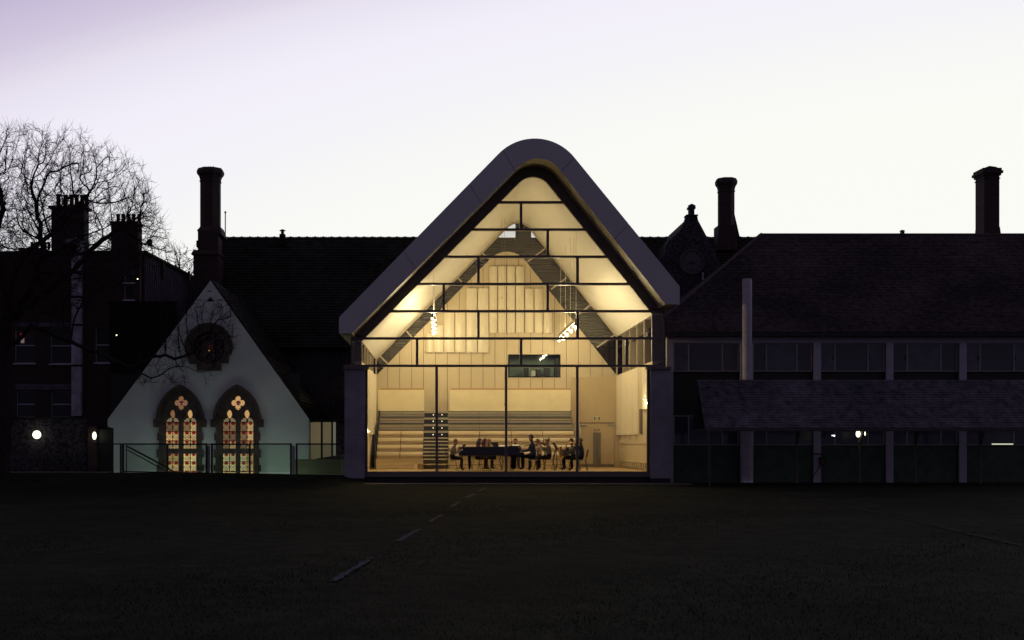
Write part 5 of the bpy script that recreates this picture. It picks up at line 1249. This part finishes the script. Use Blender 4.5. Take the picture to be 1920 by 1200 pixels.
# glazed link between gable and hall
lk = thing('glazed_link', 'low link with dimly lit panels between the white gable and the hall', 'porch', PP(610,880,3.6))
LY = 3.6
ml = mat('link_panel_lit', (.3,.26,.2), .6, .15, 2, emit=(.088,.070,.036), es=1.0)
ml2 = mat('link_panel_pale', (.3,.3,.25), .6, emit=(.12,.13,.09), es=.8)
for a, b, y0, m in ((580,601.5,863,ml),(605.3,621,863,ml),(624.6,629.5,860,ml2)):
    MB().box(PX(a,LY), PX(b,LY), LY, LY+.05, PZ(y0,LY), PZ(791.5,LY)).build('panel', m, lk)
for a, b in ((601.7,605.1),(621.2,624.4)): MB().box(PX(a,LY), PX(b,LY), LY-.05, LY+.06, PZ(863,LY), PZ(790,LY)).build('post', M_rail, lk)
MB().box(PX(580.5,LY), PX(648,LY), LY-.1, 12, PZ(790,LY), PZ(786,LY)).build('roof_slab', M_black, lk)
MB().box(PX(630,LY), PX(648,LY), LY+.3, LY+.4, 0, PZ(790,LY)-.002).build('dark_wall', M_flint, lk)
lw = thing('garden_wall', 'low cream wall behind the right end of the balustrade', 'wall', PP(600,880,1.6))
wyy = 1.6
lw_m = MB().ext([[(PX(553,wyy),-1.1),(PX(646,wyy),-1.1),(PX(646,wyy),PZ(861,wyy)),(PX(553,wyy),PZ(861,wyy))]], wyy, wyy+.3).build('wall', mat('cream_render', (.26,.25,.16), .85, .1, 2), lw)
MB().hexa([(PX(590,wyy),wyy+.05,PZ(861,wyy)+.002),(PX(646,wyy),wyy+.05,PZ(861,wyy)+.002),(PX(646,wyy),wyy+.3,PZ(861,wyy)+.002),(PX(590,wyy),wyy+.3,PZ(861,wyy)+.002),(PX(592,wyy),wyy+.05,PZ(860,wyy)),(PX(646,wyy),wyy+.05,PZ(851.5,wyy)),(PX(646,wyy),wyy+.3,PZ(851.5,wyy)),(PX(592,wyy),wyy+.3,PZ(860,wyy))]).build('coping', M_dark, lw)

# ------------------------------------------------------------------ LEFT: brick house, side wing, garden wall, lamps
BY = 6.0
bx_ = lambda p: PX(p, BY)
bz_ = lambda p: PZ(p, BY)
bh = thing('brick_house', 'dark red brick house with pot-topped chimneys behind the bare tree', 'house', (bx_(130), BY, 0))
wl = [(bx_(-260),.38),(bx_(262),.38),(bx_(262),bz_(474)),(bx_(-260),bz_(474))]
ws = [(27,614,66,681),(94,614,134,682),(30,733,66,783),(95,733,133,783),(232.5,501,251.5,530),(232.5,534,251.5,562),(178,613,205,680)]
hs = [[(bx_(a),bz_(d)),(bx_(c),bz_(d)),(bx_(c),bz_(b)),(bx_(a),bz_(b))] for a, b, c, d in ws]
MB().ext([wl]+hs, BY, BY+.35).build('wall', M_brick, bh)
M_sash = mat('sash_paint', (.50,.46,.56), .6)
for i, (a, b, c, d) in enumerate(ws):
    m_ = MB(); e = 1.6
    m_.box(bx_(a), bx_(a+e), BY+.12, BY+.2, bz_(d), bz_(b)); m_.box(bx_(c-e), bx_(c), BY+.12, BY+.2, bz_(d), bz_(b))
    m_.box(bx_(a+e), bx_(c-e), BY+.12, BY+.2, bz_(b+e), bz_(b)); m_.box(bx_(a+e), bx_(c-e), BY+.12, BY+.2, bz_(d), bz_(d-e))
    if d-b > 40: m_.box(bx_(a+e), bx_(c-e), BY+.10, BY+.19, bz_((b+d)/2+1), bz_((b+d)/2-1))
    wo = m_.build('window', M_sash, bh)
    M_hp = mat('house_pane', (.018,.016,.02), .35)
    MB().box(bx_(a+e), bx_(c-e), BY+.15, BY+.16, bz_(d-e), bz_((b+d)/2+1)).build('pane', M_hp, wo)
    MB().box(bx_(a+e), bx_(c-e), BY+.15, BY+.16, bz_((b+d)/2-1), bz_(b+e)).build('pane', M_hp if i != 4 else M_dglass2, wo)
    MB().box(bx_(a-2), bx_(c+2), BY-.06, BY-.003, bz_(d+2.5), bz_(d)).build('sill', M_sash, wo)
MB().box(bx_(12), bx_(135), BY-.05, BY-.003, bz_(613), bz_(605)).build('lintel_band', mat('stone_band', (.13,.115,.15), .8, .3, 3), bh)
MB().box(bx_(30), bx_(134), BY-.05, BY-.003, bz_(731), bz_(720)).build('lintel_band', mat('stone_band', (.13,.115,.15), .8), bh)
for a, b in ((478,555),(560,608),(612,684),(688,780)): MB().box(bx_(137), bx_(155), BY-.25, BY-.002, bz_(b), bz_(a)).build('white_bay', mat('bay_paint', (.50,.45,.56), .7, .45, 2), bh)
MB().ext([[(bx_(126),bz_(453)),(bx_(146),bz_(446)),(bx_(158),bz_(453)),(bx_(155),bz_(474)),(bx_(137),bz_(474))]], BY-.3, BY+.1).build('bay_cap', mat('bay_paint', (.30,.27,.35), .7), bh)
# low roof behind the parapet and chimneys
MB().hexa([(bx_(-260),BY+.36,bz_(474)-.2),(bx_(262),BY+.36,bz_(474)-.2),(bx_(262),BY+6,bz_(474)-.2),(bx_(-260),BY+6,bz_(474)-.2),(bx_(-240),BY+2.5,bz_(462)),(bx_(240),BY+2.5,bz_(468)),(bx_(240),BY+4,bz_(468)),(bx_(-240),BY+4,bz_(462))]).build('roof', M_slate, bh)
MB().box(bx_(-260), bx_(266), BY-.08, BY+.36, bz_(474)+.002, bz_(471)).build('parapet_coping', M_flint, bh)
def stack(px0, px1, pt, pb, pots, py_pot, Y, capo=4, pw=None):
    x0, x1 = PX(px0,Y), PX(px1-9,Y)
    c = MB().box(x0, x1, Y, Y+.75, PZ(pb,Y), PZ(pt,Y)).build('chimney', M_chbrick, bh)
    MB().box(x0-capo/sc(Y), x1+capo/sc(Y), Y-.08, Y+.83, PZ(pt,Y)+.003, PZ(pt-5,Y)).build('chimney_cap', M_chbrick, c)
    for p in pots:
        w_ = (pw or 3.3)/sc(Y)
        MB().lathe((PX(p,Y), Y+.3+.2*random.random(), 0), [(w_,PZ(pt-5,Y)),(w_*.9,PZ(pt-8,Y)),(w_*.85,PZ(py_pot+4,Y)),(w_*1.12,PZ(py_pot+3,Y)),(w_*1.12,PZ(py_pot,Y)),(w_*.8,PZ(py_pot,Y))], 10).build('pot', mat('pot_clay', (.12,.06,.045), .8, .2, 5), c)
    return c
stack(96, 167, 391, 480, (106,117,129,139,149,158), 362, 8.0, 5, 4.6)
stack(208, 268, 420, 480, (218,228,237.5,247.5,257.5), 399, 8.0, 1, 3.7)
stack(36, 92, 470, 482, (54,63,79,86), 451, 8.5, 1, 3.0)
# lights in the house windows
t = thing('window_lamp', 'small red shaded lamp glowing in the upper left window of the brick house', 'lamp', PP(42,625,6.05))
MB().lathe(PP(41.5,630,6.05), [(.09,0),(.05,.12)], 10).build('shade', mat('red_shade', (.3,.02,.02), .6, emit=(.55,.03,.03), es=.7), t)
MB().box(PX(39,6.07), PX(45,6.07), 6.07, 6.10, PZ(643,6.07), PZ(632,6.07)).build('lit_card', mat('lit_card', (.4,.3,.3), .6, emit=(.28,.20,.20), es=.5), t)
# side wing running back
wg = thing('side_wing', 'boarded side wing of the brick house running back towards the chimney', 'building', (-13.2, 11, 0))
XW = PX(271, 6.5)
MB().hexa([(XW-3,6.4,.38),(XW,6.4,.38),(XW,18,.38),(XW-3,18,.38),(XW-3,6.4,PZ(476,6.5)),(XW,6.4,PZ(476,6.5)),(XW,18,PZ(523,17.5)),(XW-3,18,PZ(523,17.5))]).build('wall', mat('wing_wall', (.05,.035,.045), .8, .3, 3), wg)
for i in range(26):
    y = 6.6+i*.44; zt3 = PZ(476,6.5)+(PZ(523,17.5)-PZ(476,6.5))*(y-6.4)/11.6
    MB().box(XW+.002, XW+.05, y, y+.06, 2.6, zt3-.1).build('batten', mat('batten_paint', (.16,.12,.17), .7, .3, 4), wg)
MB().hexa([(XW-3.1,6.35,PZ(476,6.5)+.003),(XW+.1,6.35,PZ(476,6.5)+.003),(XW+.1,18.1,PZ(523,17.5)+.003),(XW-3.1,18.1,PZ(523,17.5)+.003),(XW-3.1,6.35,PZ(474,6.5)+.08),(XW+.1,6.35,PZ(474,6.5)+.08),(XW+.1,18.1,PZ(521,17.5)+.08),(XW-3.1,18.1,PZ(521,17.5)+.08)]).build('roof_edge', M_slate, wg)
for p, a, b, Y in ((305,492,524,9.5),(354,508,526,15.5)): MB().box(PX(p-2,Y), PX(p+2,Y), Y, Y+.15, PZ(b,Y), PZ(a,Y)).build('vent_pipe', M_lead, wg)
fp_ = thing('floodlight', 'small floodlight on a thin leaning pole above the side wing roof', 'floodlight', PP(292,520,7))
MB().tube([PP(293,530,7), PP(286,470,7), PP(283,462,7)], .02, 6).build('pole', M_lead, fp_)
MB().box(PX(277,7), PX(285,7), 6.9, 7.1, PZ(462,7), PZ(449,7)).build('head', M_lead, fp_)
# flint garden wall with brick pier and two globe lamps
gw = thing('flint_garden_wall', 'dark flint garden wall with a red brick pier below the brick house', 'wall', PP(110,885,3.4))
MB().box(PX(-200,3.4), PX(163,3.4), 3.4, 3.75, .38, PZ(786,3.4)).build('wall', M_flint, gw)
MB().box(PX(-200,3.4), PX(163,3.4), 3.36, 3.79, PZ(786,3.4)+.003, PZ(782,3.4)).build('coping', M_slate, gw)
MB().box(PX(164,3.2), PX(181,3.2), 3.2, 3.6, .38, PZ(800,3.2)).build('pier', M_brick, gw)
MB().box(PX(182,3.4), PX(212,3.4), 3.4, 3.7, .38, PZ(805,3.4)).build('dark_fence', M_black, gw)
# flint nodules proud of the wall face
nod = MB(); r3 = random.Random(5)
for i in range(1500):
    x = r3.uniform(PX(20,3.4), PX(162,3.4)); z = r3.uniform(.45, PZ(787,3.4)); r = r3.uniform(.03,.065)
    nod.hexa([(x-r,3.399,z-r*.7),(x+r,3.399,z-r*.6),(x+r*.9,3.399,z+r*.7),(x-r*.8,3.399,z+r*.6),(x-r*.5,3.375,z-r*.4),(x+r*.5,3.375,z-r*.3),(x+r*.4,3.375,z+r*.35),(x-r*.4,3.375,z+r*.3)])
nod.build('flints', M_flint, gw, kind='stuff')
globe('large round glowing wall lamp on the flint garden wall', 69, 815, 3.1, 7.8, 7.8, .5, M_glob, 'wall')
globe('narrow glowing lamp on the brick pier left of the white gable', 177, 817, 3.0, 3.9, 7.5, .5, M_glob, 'wall')
for px, py, lab in ((218.5,628.5,'tiny warm light high on the dark wall beside the brick house'),(228,713,'tiny greenish light on the dark wall left of the white gable'),(258,523,'tiny warm light beside the upper windows of the brick house')):
    t = thing('lamp', lab, 'lamp', PP(px,py,5.7)); MB().ball(PP(px,py,5.7), .028, 8, 6).build('bulb', mat('pin_light', (1,1,.8), .4, emit=(1,.9,.5), es=3) , t)
    MB().box(PX(px,5.7)-.04, PX(px,5.7)+.04, 5.74, 5.99, PZ(py,5.7)-.03, PZ(py,5.7)+.03).build('bracket', M_lead, t)
MB().box(bx_(205), bx_(330), BY-.02, BY+.3, .38, bz_(565)).build('annexe_wall', mat('annexe_dark', (.018,.017,.02), .8, .3, 2), bh)

# ------------------------------------------------------------------ BARE TREES (space colonisation)
def grow(roots, attract, step, infl, kill, iters, rs):
    P = [np.array(p, float) for p in roots]; par = list(range(-1, len(P)-1)); 
    return P, par
def colonise(P, par, A, step, infl, kill, iters, rs, grav=.22, mom=.75):
    P = [np.array(p, float) for p in P]; A = np.array(A); dirs = [np.zeros(3)]*len(P); near = np.full(len(A), 1e9); idx = np.zeros(len(A), int); done = 0
    for it in range(iters):
        arr = np.array(P[done:])
        if len(arr) and len(A):
            for k0 in range(0, len(arr), 400):
                ch_ = arr[k0:k0+400]; d = np.linalg.norm(A[:,None,:]-ch_[None], axis=2); j = d.argmin(1); m = d[np.arange(len(A)), j]
                u = m < near; near[u] = m[u]; idx[u] = done+k0+j[u]
        done = len(P)
        keep = near > kill; A, near, idx = A[keep], near[keep], idx[keep]
        if not len(A): break
        act = near < infl
        if not act.any(): act = near < near.min()*1.05+.01
        new = {}
        for a, i in zip(A[act], idx[act]):
            v_ = a-P[i]; v_ = v_/np.linalg.norm(v_); new.setdefault(i, []).append(v_)
        for i, vs3 in new.items():
            v_ = np.sum(vs3, 0); v_ = v_/(np.linalg.norm(v_)+1e-9)+dirs[i]*mom+rs.normal(0, .13, 3)+np.array([0,0,grav]); v_ = v_/(np.linalg.norm(v_)+1e-9); dirs.append(v_)
            P.append(P[i]+v_*step); par.append(i)
    return np.array(P), par
def tree_mesh(P, par, tip, expo, rmax, kmin=3, r0=None, twigs=0, rs=None, twl=(.15,.5)):
    n = len(P); rad = np.zeros(n); ch_ = [[] for _ in range(n)]
    for i, p in enumerate(par):
        if p >= 0: ch_[p].append(i)
    for i in range(n-1, -1, -1):
        rad[i] = tip if not ch_[i] else (sum(rad[c]**expo for c in ch_[i]))**(1/expo)
    rad = np.minimum(rad, rmax)
    mt, mt2 = MB(), MB(); vis = set()
    for i in range(n):
        p = par[i]
        start = p < 0 or (len(ch_[p]) > 1 and max(ch_[p], key=lambda c: rad[c]) != i)
        if not start: continue
        chain = [i] if p < 0 else [p, i]; cur = i
        while ch_[cur]:
            nxt = max(ch_[cur], key=lambda c: rad[c]); chain.append(nxt); cur = nxt
        rr = [rad[c] for c in chain]
        if p >= 0: rr[0] = min(rad[p], rad[i]*1.15)
        rr[-1] *= .6
        if len(chain) < 2: continue
        (mt if rr[0] > .05 else mt2).tube([P[c] for c in chain], rr, 8 if rr[0] > .08 else (5 if rr[0] > .03 else 3), False)
    if twigs:
        for _ in range(twigs):
            i = int(rs.integers(0, n)); 
            if par[i] < 0 or rad[i] > .03: continue
            d = P[i]-P[par[i]]; d = d/np.linalg.norm(d)+rs.normal(0, .42, 3)+np.array([0,0,.28]); d = d/np.linalg.norm(d); l_ = rs.uniform(*twl)
            mid = P[i]+d*l_*.5+rs.normal(0, .03, 3); mt2.tube([P[i], mid, P[i]+d*l_+rs.normal(0,.05,3)+np.array([0,0,.05])], [tip*.9, tip*.7, tip*.35], 3, False)
    return mt, mt2
TY = -3.0
rs = np.random.default_rng(11)
def tp(px, py, dy=0): return np.array(PP(px, py, TY+dy))
def crown(n, c, rpx, ry, pw=.45, test=None):
    out = []
    while len(out) < n:
        v_ = rs.normal(size=3); v_ /= np.linalg.norm(v_); r = rs.random()**pw
        px, py = c[0]+v_[0]*r*rpx[0], c[1]+v_[2]*r*rpx[1]
        if test and not test(px, py): continue
        out.append(tp(px, py, v_[1]*r*ry))
    return out
def outline(px, py):
    # right-hand edge of the crown, read from the photograph
    pts = [(200,100),(215,180),(240,225),(300,262),(350,285),(400,292),(440,318),(500,325),(520,260),(560,200),(600,120)]
    if py < 227: return False
    for (ya, xa), (yb, xb) in zip(pts, pts[1:]):
        if ya <= py <= yb: return px < xa+(xb-xa)*(py-ya)/(yb-ya)
    return px < 60
A = crown(9500, (20,432), (312,200), 4.6, .42, outline)
A += crown(1300, (265,420), (58,70), 2.0, .5, outline)
# low limb sweeping across the white gable
low = [tp(rs.uniform(255,350), rs.uniform(625,725), rs.uniform(-.7,.9)) for _ in range(200)]+[tp(rs.uniform(300,440), rs.uniform(565,660), rs.uniform(-.7,.9)) for _ in range(330)]+[tp(rs.uniform(380,410), rs.uniform(660,725), rs.uniform(-.2,.3)) for _ in range(18)]
low = [p for p in low]
skel = [(4,905,0),(5,860,0),(7,810,0),(8,760,0),(6,710,0),(8,660,0),(12,612,0),(16,570,0)]
P0 = [tp(*s) for s in skel]; par0 = [-1]+list(range(len(P0)-1))
def limb(frm, pts):
    last = frm
    base = P0[frm]
    prev = base
    for s in pts:
        q = tp(*s); nseg = max(1, int(np.linalg.norm(q-prev)/.28))
        for k in range(1, nseg+1):
            P0.append(prev+(q-prev)*k/nseg+rs.normal(0,.025,3)); par0.append(last); last = len(P0)-1
        prev = q
    return last
limb(7, [(30,510,.2),(55,470,.4),(95,440,.6),(130,408,.5),(160,370,.3)])
limb(7, [(0,500,-.3),(-10,440,-.6),(5,390,-.8),(-5,330,-.9)])
limb(6, [(60,540,-.6),(80,480,-.9),(75,420,-.8),(60,350,-.5)])
limb(5, [(-40,560,.3),(-90,470,.5),(-100,400,.2)])
limb(6, [(70,560,.8),(140,505,1.4),(190,450,1.6),(240,420,1.4)])
limb(5, [(60,610,-.3),(130,640,-.5),(200,668,-.4),(240,690,-.3),(265,704,-.2),(283,708,-.1),(300,702,0),(318,692,.1),(332,687,.1),(351,687,.1),(371,697,.1)])
nl = len(P0)-1
LB = [(240,690,-.3),(270,678,-.2),(289,667,0),(310,664,.2),(327,673,.3),(340,669,.3),(353,665,.3),(370,654,.4)]
prev = tp(*LB[0]); last = nl-18
last = int(np.argmin([np.linalg.norm(q-prev) for q in P0]))
for s_ in LB[1:]:
    q = tp(*s_); nseg = max(1, int(np.linalg.norm(q-prev)/.2))
    for k in range(1, nseg+1): P0.append(prev+(q-prev)*k/nseg+rs.normal(0,.02,3)); par0.append(last); last = len(P0)-1
    prev = q
P_, par_ = colonise(P0, par0, A, .15, 1.3, .185, 150, rs)
P_, par_ = colonise(list(P_), par_, low, .10, 1.2, .15, 60, rs, .03, .25)
bt = thing('bare_tree', 'large bare winter tree at the left edge with fine twigs against the sky', 'tree', tuple(tp(4,905)))
m1_, m2_ = tree_mesh(P_, par_, .0066, 2.28, .36, 3, twigs=20000, rs=rs, twl=(.15,.50))
m1_.build('trunk', M_bark, bt); m2_.build('twigs', M_bark, bt, kind='stuff')
NT = len(P_)
# smaller tree far behind by the chimney
st = thing('bare_tree', 'small thin bare tree far behind, just left of the tall chimney', 'tree', PP(340,560,24))
TY = 24.0
P0 = [tp(342,640), tp(342,600), tp(341,560), tp(342,535)]; par0 = [-1,0,1,2]
A2 = crown(260, (335,500), (38,42), 1.8, .5)
A2 = [a for a in A2]
P_, par_ = colonise(P0, par0, A2, .22, 1.6, .26, 60, rs)
m1_, m2_ = tree_mesh(P_, par_, .013, 2.3, .16, 3, twigs=300, rs=rs, twl=(.2,.5))
if m1_.v: m1_.build('trunk', M_bark, st)
m2_.build('twigs', M_bark, st, kind='stuff')
print('tree nodes', NT)
